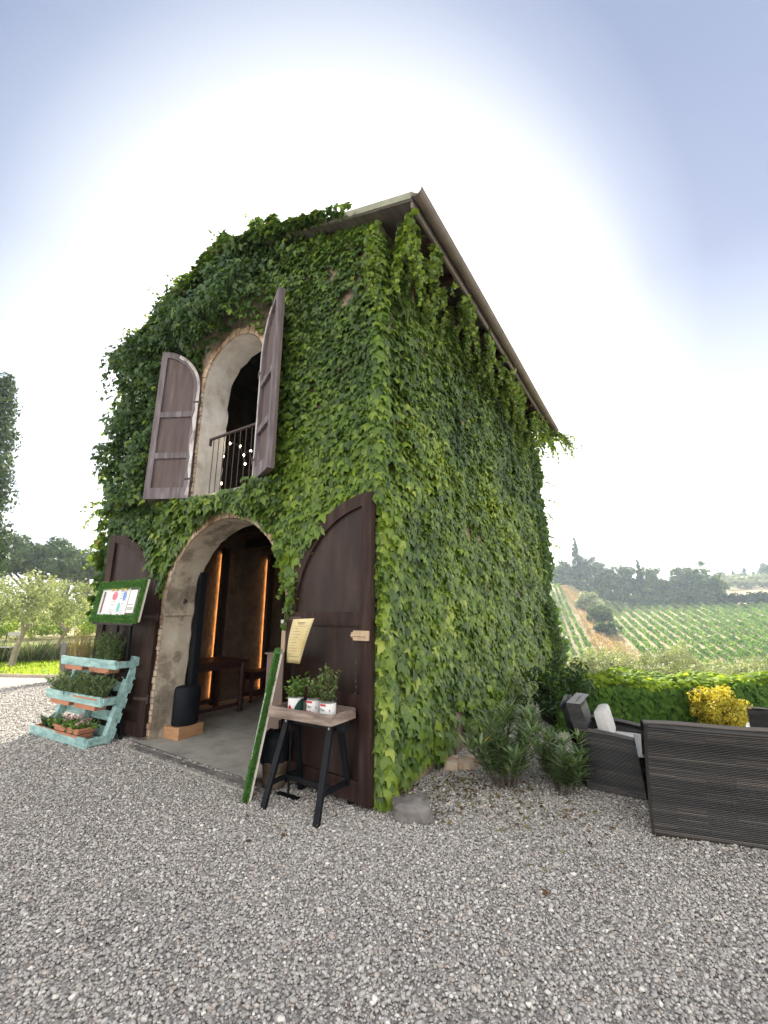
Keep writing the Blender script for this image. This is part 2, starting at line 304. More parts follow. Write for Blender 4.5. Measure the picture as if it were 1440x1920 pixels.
def leaves(P, Nr, D, size, rnd, tm):
    """P points, Nr normals, D tip directions, size per leaf -> verts, faces, rnd per vertex"""
    P = np.asarray(P, float); Nr = norm(np.asarray(Nr, float)); D = np.asarray(D, float)
    Y = norm(D - (D * Nr).sum(1, keepdims=True) * Nr); X = np.cross(Y, Nr)
    tv, tf = tm; n = len(P); k = len(tv)
    s = np.asarray(size, float).reshape(-1, 1, 1)
    V = P[:, None, :] + s * (tv[None, :, 0:1] * X[:, None, :] + tv[None, :, 1:2] * Y[:, None, :] + tv[None, :, 2:3] * Nr[:, None, :])
    F = (tf[None] + (np.arange(n) * k)[:, None, None]).reshape(-1, 3)
    return V.reshape(-1, 3), F, np.repeat(rnd, k)
def cat_leaves(parts):
    Vs, Fs, Rs = [], [], []; b = 0
    for V, F, r in parts:
        Vs.append(V); Fs.append(F + b); Rs.append(r); b += len(V)
    return np.concatenate(Vs), np.concatenate(Fs), np.concatenate(Rs)
def rdir(n): return norm(rng.normal(size=(n, 3)))
def fbm(P, sc, seed=0.0, oct=3):
    out_ = np.empty(len(P)); o = Vector((seed, seed * 1.7, -seed))
    for i, p in enumerate(P): out_[i] = mnoise.fractal(Vector(p) * sc + o, 1.0, 2.0, oct)
    return out_
def clump_cloud(centers, radii, per, size, tm=QUAD, updir=.35, shell=.75, flat=1.0, rr=None):
    """leaf clumps: leaves near the surface of many small blobs; every leaf gets its own random tone"""
    parts = []
    for c, rad in zip(centers, radii):
        n = max(6, int(per * (rad / np.mean(radii)) ** 2)); d = rdir(n)
        q = rad * (shell + (1 - shell) * rng.random((n, 1))) * rng.uniform(.82, 1.12, (n, 1))
        off = d * q; off[:, 2] *= flat
        nr = norm(d + rdir(n) * .7); D = rdir(n) + np.array([0, 0, -updir])
        base = rng.random()
        parts.append(leaves(np.asarray(c) + off, nr, D, size * rng.uniform(.6, 1.3, n), np.clip(base * .45 + rng.random(n) * .55, 0, 1), tm))
    return cat_leaves(parts)
def blob_points(center, rad, n, sz=(.28, .45), jitter=.15, lower=-1.0):
    """clump centres spread through an ellipsoid, denser outside"""
    c = []; r = []
    rad = np.array(rad, float)
    while len(c) < n:
        d = rdir(1)[0]
        if d[2] < lower: continue
        q = rng.random() ** .45
        c.append(np.array(center) + d * rad * q * (1 + rng.normal() * jitter)); r.append(rng.uniform(*sz) * rad.min())
    return c, r

# ------------------------------------------------------------------ terrain
def sst(a, b, x):
    t = np.clip((x - a) / (b - a), 0, 1); return t * t * (3 - 2 * t)
def height(X, Y):
    X = np.asarray(X, float); Y = np.asarray(Y, float)
    prof = np.interp(Y, [-1e4, 6.5, 9, 24, 45, 62, 70, 178, 205, 330, 360, 700], [0, 0, -.5, -3.3, -5.8, -6.6, -6.5, 4.1, 5, 19.5, 20.5, 15])
    add = np.where(Y > 30, .022 * np.clip(-X - 4, 0, 22) ** 1.9, 0) * sst(50, 80, Y)
    g = sst(-(18 + .3 * Y), -(8 + .3 * Y), X) * sst(6.5, 8, Y)
    return (prof + add) * g
def zt(x, y): return float(height(x, y))
def axis(lo, hi, cuts):
    v = [lo]
    for b, st in cuts:
        while v[-1] < b - 1e-6: v.append(min(b, v[-1] + st))
    return np.array(v)
gx = axis(-300, 300, [(-120, 20), (-40, 5), (-12, 2), (12, 1.5), (60, 3), (120, 8), (300, 20)])
gy = axis(-40, 480, [(-10, 10), (6, 2), (30, 1.5), (200, 3), (360, 8), (480, 20)])
GX, GY = np.meshgrid(gx, gy); GZ = height(GX, GY) - .06 + np.array([[0.0]])
GZ = GZ + np.where(GY > 12, .25, 0) * np.sin(GX * .35) * np.cos(GY * .22)
nx_ = len(gx); idx = np.arange(GX.size).reshape(GX.shape)
Fq = np.stack([idx[:-1, :-1], idx[:-1, 1:], idx[1:, 1:], idx[1:, :-1]], -1).reshape(-1, 4)
M['earth'] = noise_mat('field_earth', [(.30, (.15, .17, .055)), (.44, (.28, .25, .12)), (.58, (.38, .31, .17)), (.75, (.48, .39, .24))], .10, 10, .95, .5, .1, 1.5, nrough=.62)
tag(link_mesh('ground', np.stack([GX, GY, GZ], -1).reshape(-1, 3), Fq, 'earth', smooth=True), kind='structure')

def sheet(name, poly, z, mat, kind='structure'):
    o = link_mesh(name, [(x, y, z) for x, y in poly], [tuple(range(len(poly)))], mat); return tag(o, kind=kind)
# gravel yard: small stones, as surface and as real pebbles near the viewer
m, nt, b = nm('gravel_bed'); L = nt.links.new
tc = N(nt, 'ShaderNodeTexCoord')
vo = N(nt, 'ShaderNodeTexVoronoi'); vo.inputs['Scale'].default_value = 62; L(tc.outputs['Object'], vo.inputs['Vector'])
sep = N(nt, 'ShaderNodeSeparateColor'); L(vo.outputs['Color'], sep.inputs[0])
c1 = ramp(nt, [(0, (.22, .205, .19)), (.35, (.38, .355, .33)), (.7, (.52, .49, .45)), (.95, (.64, .60, .55)), (1, (.76, .72, .66))], sep.outputs[0])
big = N(nt, 'ShaderNodeTexNoise'); big.inputs['Scale'].default_value = .8; big.inputs['Detail'].default_value = 5; L(tc.outputs['Object'], big.inputs[0])
c2 = ramp(nt, [(.3, (.80, .79, .79)), (.7, (1.08, 1.06, 1.03))], big.outputs[0])
mx = N(nt, 'ShaderNodeMixRGB', blend_type='MULTIPLY'); mx.inputs[0].default_value = 1; L(c1, mx.inputs[1]); L(c2, mx.inputs[2]); L(mx.outputs[0], b.inputs['Base Color'])
bp = N(nt, 'ShaderNodeBump', invert=True); bp.inputs['Strength'].default_value = 1; bp.inputs['Distance'].default_value = .012
L(vo.outputs['Distance'], bp.inputs['Height']); L(bp.outputs[0], b.inputs['Normal']); b.inputs['Roughness'].default_value = .85
M['gravel'] = m
YARD = [(-24, -14), (14, -14), (14, 6.3), (-.0, 6.3), (-.0, 7.0), (-6.5, 7.0), (-6.5, 3.35), (-10.1, 1.57), (-11.43, .93), (-24, -5.1)]
sheet('gravel_yard', YARD, -.004, 'gravel')

m, nt, b = nm('pebble'); L = nt.links.new
oi = N(nt, 'ShaderNodeObjectInfo')
cc = ramp(nt, [(0, (.20, .185, .175)), (.15, (.33, .31, .29)), (.45, (.45, .42, .39)), (.75, (.56, .53, .485)), (.86, (.48, .39, .33)), (.90, (.62, .58, .53)), (1, (.82, .78, .72))], oi.outputs['Random'])
L(cc, b.inputs['Base Color']); b.inputs['Roughness'].default_value = .75
M['pebble'] = m
pcol = bpy.data.collections.new('pebbles')
for k in range(6):
    bm = bmesh.new(); bmesh.ops.create_icosphere(bm, subdivisions=1 if k < 4 else 2, radius=.5)
    for v in bm.verts:
        n_ = mnoise.noise(v.co * 1.9 + Vector((k * 7, 0, 0)))
        v.co = Vector((v.co.x * (1 + .12 * k % .3), v.co.y * .78, v.co.z * (.5 + .06 * k))) * (1 + .45 * n_)
    me = bpy.data.meshes.new('pebble'); bm.to_mesh(me); bm.free(); me.materials.append(M['pebble'])
    me.polygons.foreach_set('use_smooth', np.ones(len(me.polygons), bool))
    pcol.objects.link(bpy.data.objects.new('pebble', me))
NP = 1000000
px_ = rng.uniform(-9.5, 5.0, NP); py_ = rng.uniform(-3.2, 5.5, NP)
dist = np.hypot(px_ - 2.07, py_ + 3.14)
keep = rng.random(NP) < np.clip((3.6 / dist) ** 2.0, .10, 1)
inb = ((px_ > -4.9) & (px_ < -.02) & (py_ > -.02)) | ((px_ > -3.42) & (px_ < -1.05) & (py_ > -.15))
lawn_side = (py_ > (px_ + 11.43) * .481 + .93)
keep &= ~inb & ~lawn_side & (dist > .9)
P = np.stack([px_[keep], py_[keep], rng.uniform(-.004, .008, keep.sum())], -1)
gm = bpy.data.meshes.new('gravel_pebbles'); gm.vertices.add(len(P)); gm.vertices.foreach_set('co', P.astype(np.float32).ravel())
sc_ = np.clip(rng.lognormal(math.log(.0140), .30, len(P)), .007, .036) * np.clip(dist[keep] / 4.5, 1, 1.6)
a = gm.attributes.new('psize', 'FLOAT', 'POINT'); a.data.foreach_set('value', sc_.astype(np.float32))
rt_ = rng.uniform(-.5, .5, (len(P), 3)); rt_[:, 2] = rng.uniform(0, 6.28, len(P))
a = gm.attributes.new('prot', 'FLOAT_VECTOR', 'POINT'); a.data.foreach_set('vector', rt_.astype(np.float32).ravel())
go = bpy.data.objects.new('gravel_stones', gm); col.objects.link(go); gm.materials.append(M['pebble'])
tag(go, 'loose grey and white gravel stones covering the yard', 'gravel', kind='stuff')
ng = bpy.data.node_groups.new('scatter', 'GeometryNodeTree')
ng.interface.new_socket('Geometry', in_out='INPUT', socket_type='NodeSocketGeometry'); ng.interface.new_socket('Geometry', in_out='OUTPUT', socket_type='NodeSocketGeometry')
gi = ng.nodes.new('NodeGroupInput'); go_ = ng.nodes.new('NodeGroupOutput'); iop = ng.nodes.new('GeometryNodeInstanceOnPoints'); ci = ng.nodes.new('GeometryNodeCollectionInfo')
ci.inputs['Collection'].default_value = pcol; ci.inputs['Separate Children'].default_value = True; iop.inputs['Pick Instance'].default_value = True
na = ng.nodes.new('GeometryNodeInputNamedAttribute'); na.data_type = 'FLOAT'; na.inputs[0].default_value = 'psize'
nb = ng.nodes.new('GeometryNodeInputNamedAttribute'); nb.data_type = 'FLOAT_VECTOR'; nb.inputs[0].default_value = 'prot'
lk = ng.links.new
lk(gi.outputs[0], iop.inputs['Points']); lk(ci.outputs[0], iop.inputs['Instance']); lk(na.outputs['Attribute'], iop.inputs['Scale']); lk(nb.outputs['Attribute'], iop.inputs['Rotation']); lk(iop.outputs[0], go_.inputs[0])
go.modifiers.new('scatter', 'NODES').node_group = ng

# ------------------------------------------------------------------ the barn
WX0, WX1, WY1, WT = -4.68, 0.0, 6.1, .38      # front wall at Y=0; right wall at X=0
RIDGE_X, EAVE_Z, RSL = -2.4, 5.47, .315
def roof_z(x): return EAVE_Z + RSL * (2.9 - abs(x - RIDGE_X))     # underside at x; 5.66 at the eaves x = .5, -5.3
WL = WX0 + .26
DX0, DX1, DSP = -3.27, -1.10, 1.50; DR = (DX1 - DX0) / 2; DC = (DX0 + DX1) / 2
WNX0, WNX1, WNB, WSP = -2.92, -1.68, 2.93, 4.50; WR = (WNX1 - WNX0) / 2; WC = (WNX0 + WNX1) / 2
barn = thing('stone_barn', (-2.4, 3.0, 0), 'tall narrow ivy-covered stone barn with arched doorway and arched upper window', 'building')
def arch_z(x, xc, r, sp): return sp + math.sqrt(max(r * r - (x - xc) ** 2, 0))
def wobble(x, z, s=.02): return s * mnoise.noise(Vector((x * 2.3, z * 2.3, 3.1)))
w = MB()
xs = sorted(set([round(v, 4) for v in list(np.linspace(WX0, WX1, 61)) + [DX0, DX1, WNX0, WNX1, RIDGE_X] + [DC - DR * math.cos(t) for t in np.linspace(0, math.pi, 41)] + [WC - WR * math.cos(t) for t in np.linspace(0, math.pi, 33)]]))
def spans(xa, xb, side):
    """solid vertical intervals over a strip, as ((z at xa, z at xb) bottom, top) pairs"""
    xm = (xa + xb) / 2; iv = []; lo = (0, 0)
    if DX0 < xm < DX1: lo = (arch_z(xa, DC, DR, DSP), arch_z(xb, DC, DR, DSP))
    if WNX0 < xm < WNX1:
        iv.append((lo, (WNB, WNB))); lo = (arch_z(xa, WC, WR, WSP), arch_z(xb, WC, WR, WSP))
    iv.append((lo, (roof_z(xa), roof_z(xb)))); return iv
for xa, xb in zip(xs[:-1], xs[1:]):
    for (b0, b1), (t0, t1) in spans(xa, xb, 0):
        for y, fl in ((0, 0), (WT, 1)):
            q = [(xa, y, b0), (xb, y, b1), (xb, y, t1), (xa, y, t0)]
            w.put(q if not fl else q[::-1], [(0, 1, 2, 3)])
        # top edge under the roof
wall_front = w.build('wall', 'wall', barn)
# side and rear walls
w = MB()
w.box((WX1 - WT, WT + .002, 0), (WX1 - .002, WY1, roof_z(0) - .01)); w.box((WX0, WT + .002, 0), (WL, WY1, roof_z(WX0) - .01))
w.prism([(WL, 0), (WX1 - WT, 0), (WX1 - WT, roof_z(WX1 - WT) - .01), (RIDGE_X, roof_z(RIDGE_X) - .01), (WL, roof_z(WL) - .01)], WY1 - WT, WY1)
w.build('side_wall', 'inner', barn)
# plaster outside face of the right wall so that bare patches read as masonry
w = MB(); w.box((-.001, .0, -.05), (.02, WY1, roof_z(0) - .02)); w.build('side_wall', 'wall', barn)
# plastered reveals of the openings, slightly uneven inner edge
def reveal(name, pts, mat, depth):
    vs = []; fs = []; n = len(pts); K = 9
    for i, (x, z) in enumerate(pts):
        for k in range(K):
            y = -.004 + depth * k / (K - 1)
            d = .022 * mnoise.noise(Vector((x * 3, y * 6, z * 3))) + (.045 * mnoise.noise(Vector((x * 14, y * 3, z * 14))) if k == K - 1 else 0)
            cx_ = DC if name == 'door_reveal' else WC
            s_ = 1 if x < cx_ else -1
            vs.append((x + s_ * (.008 + d * .6), y + (.02 * mnoise.noise(Vector((x * 9, 5, z * 9))) if k == K - 1 else 0), z - (.006 if abs(x - cx_) < .9 * DR else 0)))
    for i in range(n - 1):
        for k in range(K - 1): fs.append((i * K + k, (i + 1) * K + k, (i + 1) * K + k + 1, i * K + k + 1))
    return link_mesh(name, vs, fs, mat, barn, smooth=True)
dp = [(DX0, z) for z in np.linspace(0, DSP, 16)] + [(DC - DR * math.cos(t), DSP + DR * math.sin(t)) for t in np.linspace(.05, math.pi - .05, 40)] + [(DX1, z) for z in np.linspace(DSP, 0, 16)]
reveal('door_reveal', dp, 'plaster', WT + .02)
wp = [(WNX0, z) for z in np.linspace(WNB, WSP, 16)] + [(WC - WR * math.cos(t), WSP + WR * math.sin(t)) for t in np.linspace(.05, math.pi - .05, 34)] + [(WNX1, z) for z in np.linspace(WSP, WNB, 16)]
reveal('window_reveal', wp, 'plaster_w', WT + .02)
# thin impost moulding and iron hinge pin on the left jamb
w = MB(); w.box((DX0 + .003, -.012, DSP - .05), (DX0 + .045, WT * .9, DSP - .02), .006); w.build('impost', 'plaster', barn)
w = MB(); w.tube([(DX0 + .02, .28, 1.63), (DX0 + .05, .24, 1.66), (DX0 + .06, .22, 1.60)], .014, 6); w.build('hinge_pin', 'iron', barn); w = MB(); w.tube([(DX0 + .01, .05, 2.05), (DX0 + .05, .05, 2.06)], .010, 6); w.build('hinge_pin', 'iron', barn)
# brick voussoirs round the door arch and window, ragged brick down the window jamb
def vouss(name, xc, r, sp, th, n, jamb=None, mat='brick', span=(0.0, math.pi)):
    mb = MB()
    for i in range(n):
        a0 = span[0] + (span[1] - span[0]) * i / n; a1 = span[0] + (span[1] - span[0]) * (i + .93) / n
        th_ = th * random.uniform(.75, 1.15); y0 = -random.uniform(.006, .028)
        p = []
        for rr, aa in ((r + .004, a0), (r + .004, a1), (r + th_, a1), (r + th_, a0)): p.append((xc - rr * math.cos(aa), sp + rr * math.sin(aa)))
        mb.prism(p, y0, .03)
    if jamb:
        for x, z0, z1 in jamb:
            z = z0
            while z < z1:
                h = random.uniform(.040, .075); wd = random.uniform(.03, .15); y0 = -random.uniform(.004, .022)
                x0, x1 = (x - wd, x - .004) if x < xc else (x + .004, x + wd)
                mb.prism([(x0, z), (x1, z), (x1, z + h), (x0, z + h)], y0, .03); z += h + .012
    return mb.build(name, mat, barn)
vouss('brick_arch', DC, DR, DSP, .115, 46, [(DX0, .05, DSP)])
vouss('brick_arch', WC, WR, WSP, .10, 30, [(WNX0, 2.95, WSP), (WNX1, 2.95, WSP)], 'brick')
# plaster margin at the right of doorway foot and window sill
w = MB(); w.box((WNX0 - .05, -.05, WNB - .08), (WNX1 + .05, WT, WNB + .002)); w.build('window_sill', 'plaster', barn)
# upper floor, ceiling beams
w = MB(); w.box((WL, WT + .003, 2.82), (WX1 - WT, WY1 - WT, 2.90)); w.build('upper_floor', 'dark', barn)
w = MB()
for y in (1.0, 2.1, 3.2, 4.3): w.box((WL, y, 2.66), (WX1 - WT, y + .14, 2.815))
w.build('ceiling_beam', 'dark', barn)
# roof: slabs with tile courses at the verge, fascia and half-round gutter, rafter tails
def rp(x, y, dz=0): return (x, y, roof_z(x) + dz)
roof = MB()
Y0, Y1 = -.16, 6.45
for xa, xb in ((.5, RIDGE_X), (RIDGE_X, -5.15)):
    lo, hi = (xa, xb) if xa > xb else (xb, xa)
    v = [rp(xa, Y0, .003), rp(xb, Y0, .003), rp(xb, Y1, .003), rp(xa, Y1, .003), rp(xa, Y0, .09), rp(xb, Y0, .09), rp(xb, Y1, .09), rp(xa, Y1, .09)]
    roof.put(v, [(0, 1, 2, 3), (7, 6, 5, 4), (0, 4, 5, 1), (1, 5, 6, 2), (2, 6, 7, 3), (3, 7, 4, 0)])
roof_o = roof.build('roof', 'soffit', barn)
t = MB()
for j in range(44):
    y = Y0 - .02 + j * (Y1 - Y0) / 43.5
    for xa, xb in ((.52, RIDGE_X), (-5.17, RIDGE_X)):
        t.tube([rp(xa, y + .06, .085), rp(xb, y + .06, .085)], .038, 6)
t.build('roof_tiles', 'tile', roof_o)
t = MB()
pts = [(.56, y, EAVE_Z - .005 + .012 * math.sin(y * .9)) for y in np.linspace(Y0 - .04, Y1 + .04, 14)]
vs = []; fs = []; K = 9
for i, p in enumerate(pts):
    for k in range(K):
        a_ = math.pi * (1 + k / (K - 1)); vs.append((p[0] + .065 * math.cos(a_), p[1], p[2] + .065 + .065 * math.sin(a_)))
    for k in range(K):
        a_ = math.pi * (2 - k / (K - 1)); vs.append((p[0] + .058 * math.cos(a_), p[1], p[2] + .067 + .058 * math.sin(a_)))
for i in range(len(pts) - 1):
    for k in range(2 * K): fs.append((i * 2 * K + k, i * 2 * K + (k + 1) % (2 * K), (i + 1) * 2 * K + (k + 1) % (2 * K), (i + 1) * 2 * K + k))
fs.append(tuple(range(2 * K))); fs.append(tuple((len(pts) - 1) * 2 * K + k for k in range(2 * K)))
t.put(vs, fs); t.build('gutter', 'fascia', roof_o)
t = MB(); t.box((.47, Y0 + .01, EAVE_Z - .07), (.497, Y1, EAVE_Z + .095)); t.build('fascia', 'fascia', roof_o)
for y in np.arange(.35, 6.2, .62):
    t = MB(); a_ = Vector(rp(-.05, y, -.055)); b_ = Vector(rp(.465, y, -.055)); t.beam(a_, b_, .09, .10); t.build('rafter', 'darkred', roof_o)
t = MB(); t.beam(rp(.5, Y0 - .006, .06), rp(RIDGE_X, Y0 - .006, .06), .02, .075, up=(0, 0, 1)); t.beam(rp(-5.15, Y0 - .006, .06), rp(RIDGE_X, Y0 - .006, .06), .02, .075); t.build('verge_board', 'verge', roof_o)

# floor slab, drain strip and edge line
sheet('concrete_floor', [(-4.42, .38), (-4.42, 5.7), (-.38, 5.7), (-.38, .38), (-1.10, .38), (-1.10, -.18), (-3.5, -.13), (-3.27, 0.0), (-3.27, .38)][::-1], .012, 'slab')
w = MB(); w.beam((-3.18, -.30, .006), (-1.12, -.37, .006), .018, .02); tag(w.build('kerb_strip', 'slab'), kind='structure')
w = MB(); w.beam((-3.2, -.225, .008), (-1.12, -.265, .008), .075, .012); tag(w.build('drain_strip', 'rock'), kind='structure')

# doors and shutters: arched leaf, built in its own plane, x from the hinge (0) to the free edge (W)
def arched_leaf(root_name, label, W, zb, sp, hinge, free, fw, rails, th, panel_mat, frame_mat, flaked=False, parent=barn, hasp=False):
    d = Vector((free[0] - hinge[0], free[1] - hinge[1], 0)); ang = math.atan2(d.y, d.x)
    base = bpy.data.objects.new(root_name, None); col.objects.link(base); base.parent = parent; base.location = Vector((hinge[0], hinge[1], 0)) - parent.location
    if label: base['label'] = label
    X = xf((hinge[0], hinge[1], 0), ang)
    # outer side towards the wall, inner face towards the yard: face at y<0 if the leaf runs to +x
    s_ = -1 if d.x > 0 else 1
    def arcz(x, inset=0): return sp + math.sqrt(max((W - inset) ** 2 - (W - x) ** 2, 0))
    p = MB(); p.M = X
    poly = [(0, zb), (W, zb), (W, sp + W)] + [(W - W * math.sin(t), sp + W * math.cos(t)) for t in np.linspace(0, math.pi / 2, 22)][1:]
    y0, y1 = (-.5 * th, .35 * th); 
    if s_ > 0: y0, y1 = -.35 * th, .5 * th
    inset = th * .45
    pa, pb = (y0 + inset, y1) if s_ < 0 else (y0, y1 - inset)
    p.prism([(x * .998 + .001, z) for x, z in poly], pa, pb); p.build('panel', panel_mat, base)
    f = MB(); f.M = X
    fy0, fy1 = (y0, pa + .001) if s_ < 0 else (pb - .001, y1)
    f.prism([(W - fw, zb), (W, zb), (W, sp + W - .003), (W - fw, sp + W - .006)], fy0, fy1)                   # meeting stile
    f.prism([(0, zb), (fw, zb), (fw, sp), (0, sp)], fy0, fy1)                                             # hinge stile
    n = 18
    for i in range(n):                                                                                   # arched top rail
        a0, a1 = math.pi / 2 * i / n, math.pi / 2 * (i + 1) / n
        q = []
        for rr, aa in ((W, a0), (W, a1), (W - fw, a1), (W - fw, a0)):
            q.append((min(W - rr * math.sin(aa), W - fw), sp + rr * math.cos(aa)))
        f.prism(q, fy0 + (.002 if s_ < 0 else 0), fy1 - (0 if s_ < 0 else .002))
    for z0, z1 in rails: f.prism([(fw, z0), (W - fw, z0), (W - fw, z1), (fw, z1)], fy0 + .001, fy1 - .001)
    f.build('frame', frame_mat, base)
    for hz_ in ((.45, 1.42) if W > .9 else (zb + .25, sp - .2)):
        hg = MB(); hg.M = X; ya, yb_ = (fy0 - .006, fy0 - .0005) if s_ < 0 else (fy1 + .0005, fy1 + .006)
        hg.box((-.03, ya, hz_), (fw + .10 if W > .9 else fw * .9, yb_, hz_ + (.035 if W > .9 else .025))); hg.tube([(-.02, (ya + yb_) / 2, hz_ - .03), (-.02, (ya + yb_) / 2, hz_ + .065)], .011, 8); hg.build('hinge', 'iron', base)
    if flaked:   # bare, flaked strip of paint along the hinge side
        g = MB(); g.M = X; yy = (fy0 - .002, fy0 + .003) if s_ < 0 else (fy1 - .003, fy1 + .002)
        pts_ = [(.004, z) for z in np.linspace(zb + .02, sp, 26)] + [(W - (W - .004) * math.cos(t), sp + (W - .004) * math.sin(t)) for t in np.linspace(.06, 1.1, 12)]
        inner = []
        for i_, (x, z) in enumerate(pts_):
            k_ = .045 + .03 * mnoise.noise(Vector((z * 5, W, x))) + .012 * mnoise.noise(Vector((z * 30, W, x)))
            if z > sp: dx, dz = W - x, sp - z; l_ = math.hypot(dx, dz); inner.append((x + dx / l_ * k_, z + dz / l_ * k_))
            else: inner.append((x + k_, z))
        for i_ in range(len(pts_) - 1): g.prism([pts_[i_], inner[i_], inner[i_ + 1], pts_[i_ + 1]], yy[0], yy[1])
        g.build('flaked_edge', 'flaked', base)
    return base, X, (fy0, fy1, s_)
DW = DR - .03
dr, Xr, yy = arched_leaf('door', 'brown door leaf folded back on the right, pale wooden bolt block on it', DW, .04, DSP - .0, (DX1 + .07, -.03), (.03, -.11), .115,
            [(1.38, 1.50), (.70, .84), (.05, .20)], .07, 'door_panel', 'door')
h = MB(); h.M = Xr
h.box((DW - .165, yy[0] - .035, 1.265), (DW - .01, yy[0] - .001, 1.345), .004); h.box((DW - .20, yy[0] - .018, 1.285), (DW - .166, yy[0] - .001, 1.33), .003)
h.tube([(DW - .19, yy[0] - .03, 1.305), (DW - .03, yy[0] - .045, 1.305)], .009, 8)
h.build('bolt_block', 'lightwood', dr)
h = MB(); h.M = Xr
for i_, (dx, z, s2) in enumerate([(.16, 1.08, .014), (.165, .99, .012), (.16, .93, .018), (.155, .885, .016), (.16, .84, .014)]):
    h.box((DW - dx, yy[0] - .0035, z), (DW - dx + s2, yy[0] - .001, z + s2 * .9)); h.box((DW - dx + s2 * .3, yy[0] - .0035, z + s2 * 1.1), (DW - dx + s2 * .6, yy[0] - .001, z + s2 * 1.7))
h.build('stencil_marks', 'ink', dr)
dl, Xl, yl = arched_leaf('door', 'brown door leaf folded back on the left behind the menu board', DW, .04, DSP, (DX0 - .06, -.03), (-4.34, -.24), .115,
            [(1.38, 1.50), (.70, .84), (.05, .20)], .07, 'door_panel', 'door')
arched_leaf('shutter', 'left window shutter, swung half open', WR + .0, WNB + .01, WSP, (WNX0 - .03, -.03), (-3.44, -.29), .085,
            [(2.94, 3.09), (3.50, 3.58), (4.10, 4.18)], .06, 'shutter_panel', 'shutter', True)
arched_leaf('shutter', 'right window shutter, standing out from the wall', WR + .0, WNB + .01, WSP, (WNX1 + .0, -.03), (-1.13, -.30), .085,
            [(2.94, 3.09), (3.50, 3.58), (4.10, 4.18)], .09, 'shutter_panel', 'shutter', True)
# window railing
r_ = MB(); r_.beam((-2.62, -.03, 3.69), (WNX1 - .0, -.03, 3.69), .035, .022); r_.box((-2.62, -.045, 3.60), (-2.60, -.015, 3.69)); rail = r_.build('railing', 'iron', barn)
for i_ in range(12):
    x = -2.54 + i_ * .105; bmb = MB(); bmb.tube([(x, -.03, 2.95), (x, -.03, 3.68)], .0055, 6); bmb.build('baluster', 'iron', rail)

# posts and their lit strips on the left inner wall
M['led'] = plain('warm_lit_strip', (1.0, .42, .14), .5, 0, 14)
for y in (1.60, 2.66):
    p = MB(); p.box((-4.395, y, .012), (-4.30, y + .11, 2.60), .004); po = p.build('post', 'dark', barn)
    l_ = MB(); l_.box((-4.405, y + .014, .12), (-4.396, y + .026, 2.5)); l_.build('light_strip', 'led', po)

# ------------------------------------------------------------------ ivy
ivy = thing('ivy', (0, 3, 0), 'dense green ivy covering the walls and hanging from the eaves of the barn', 'climbing plant')
def in_arch(x, z, xc, r, sp, zb, m=0.0):
    return (np.abs(x - xc) < r + m) & (z > zb - m * .4) & ((z < sp) | (np.hypot(x - xc, z - sp) < r + m))
def wallpts(n, u0, u1, z0, z1): return rng.uniform(u0, u1, n), rng.uniform(z0, z1, n)
ivl = []
# right wall
n = 42000
y, z = wallpts(n, -.04, 6.2, 0, 5.5)
low = .06 + .26 * fbm(np.stack([y * 1.3, y * 0, y * 0 + 2], -1), 1.0, 4) + np.interp(y, [0, .32, .55, .8, 1.1, 1.42, 1.46, 1.64, 1.70, 2.1, 3, 6], [0, 0, .04, .16, .10, .14, .62, .66, .18, .08, .02, 0])
P3 = np.stack([np.zeros(n), y, z], -1)
f1 = fbm(P3, .9, 1.0); f2 = fbm(P3, 3.0, 9.0)
k = (z > low) & (f2 > -.55 + .0 * z)
y, z, f1, f2 = y[k], z[k], f1[k], f2[k]; n = len(y)
th_ = .035 + .10 * np.clip(f2 + .3, 0, 1) + .07 * np.clip(f1 + .2, 0, 1) * (z < 4.8)
P = np.stack([.012 + th_ * rng.uniform(.25, 1.1, n), y, z], -1)
nr = np.stack([np.ones(n), rng.normal(0, .28, n) - .10, .42 + rng.normal(0, .28, n)], -1)
D = np.stack([rng.normal(0, .12, n), rng.normal(0, .38, n), -np.ones(n)], -1)
sz = np.clip(rng.lognormal(math.log(.072), .26, n), .04, .14) * np.interp(z, [0, 1.8, 5], [1.12, 1.0, .82])
ivl.append(leaves(P, nr, D, sz, np.clip(.42 + .30 * f1 + rng.normal(0, .22, n) - .22 * (z > 3.6), 0, 1), IVY))
# front wall, neat part and bushy part
n = 56000
x, z = wallpts(n, -4.78, .04, 0, 6.75)
k = z < roof_z(0) + RSL * (2.4 - np.abs(x - RIDGE_X)) + .02
k &= ~in_arch(x, z, DC, DR, DSP, 0, .085) & ~in_arch(x, z, WC, WR, WSP, WNB, .075)
k &= ~((x > -2.95) & (x < -1.6) & (z > 2.9) & (z < 3.02))
k &= ~((x > -1.10) & (x < .0) & ((z < DSP) | (np.hypot(x - .0, z - DSP) < 1.0)))
k &= ~((x < -3.28) & (x > -4.38) & (z < 2.55) & ((z < DSP + .06) | (np.hypot(x + 4.38, z - DSP) < 1.06)))
k &= ~((x < -4.30) & (z < 1.1)); k &= ~((x < -3.5) & (z < 2.5) & (x > -4.45) & (np.hypot(x + 4.4, z - DSP) < 1.05))
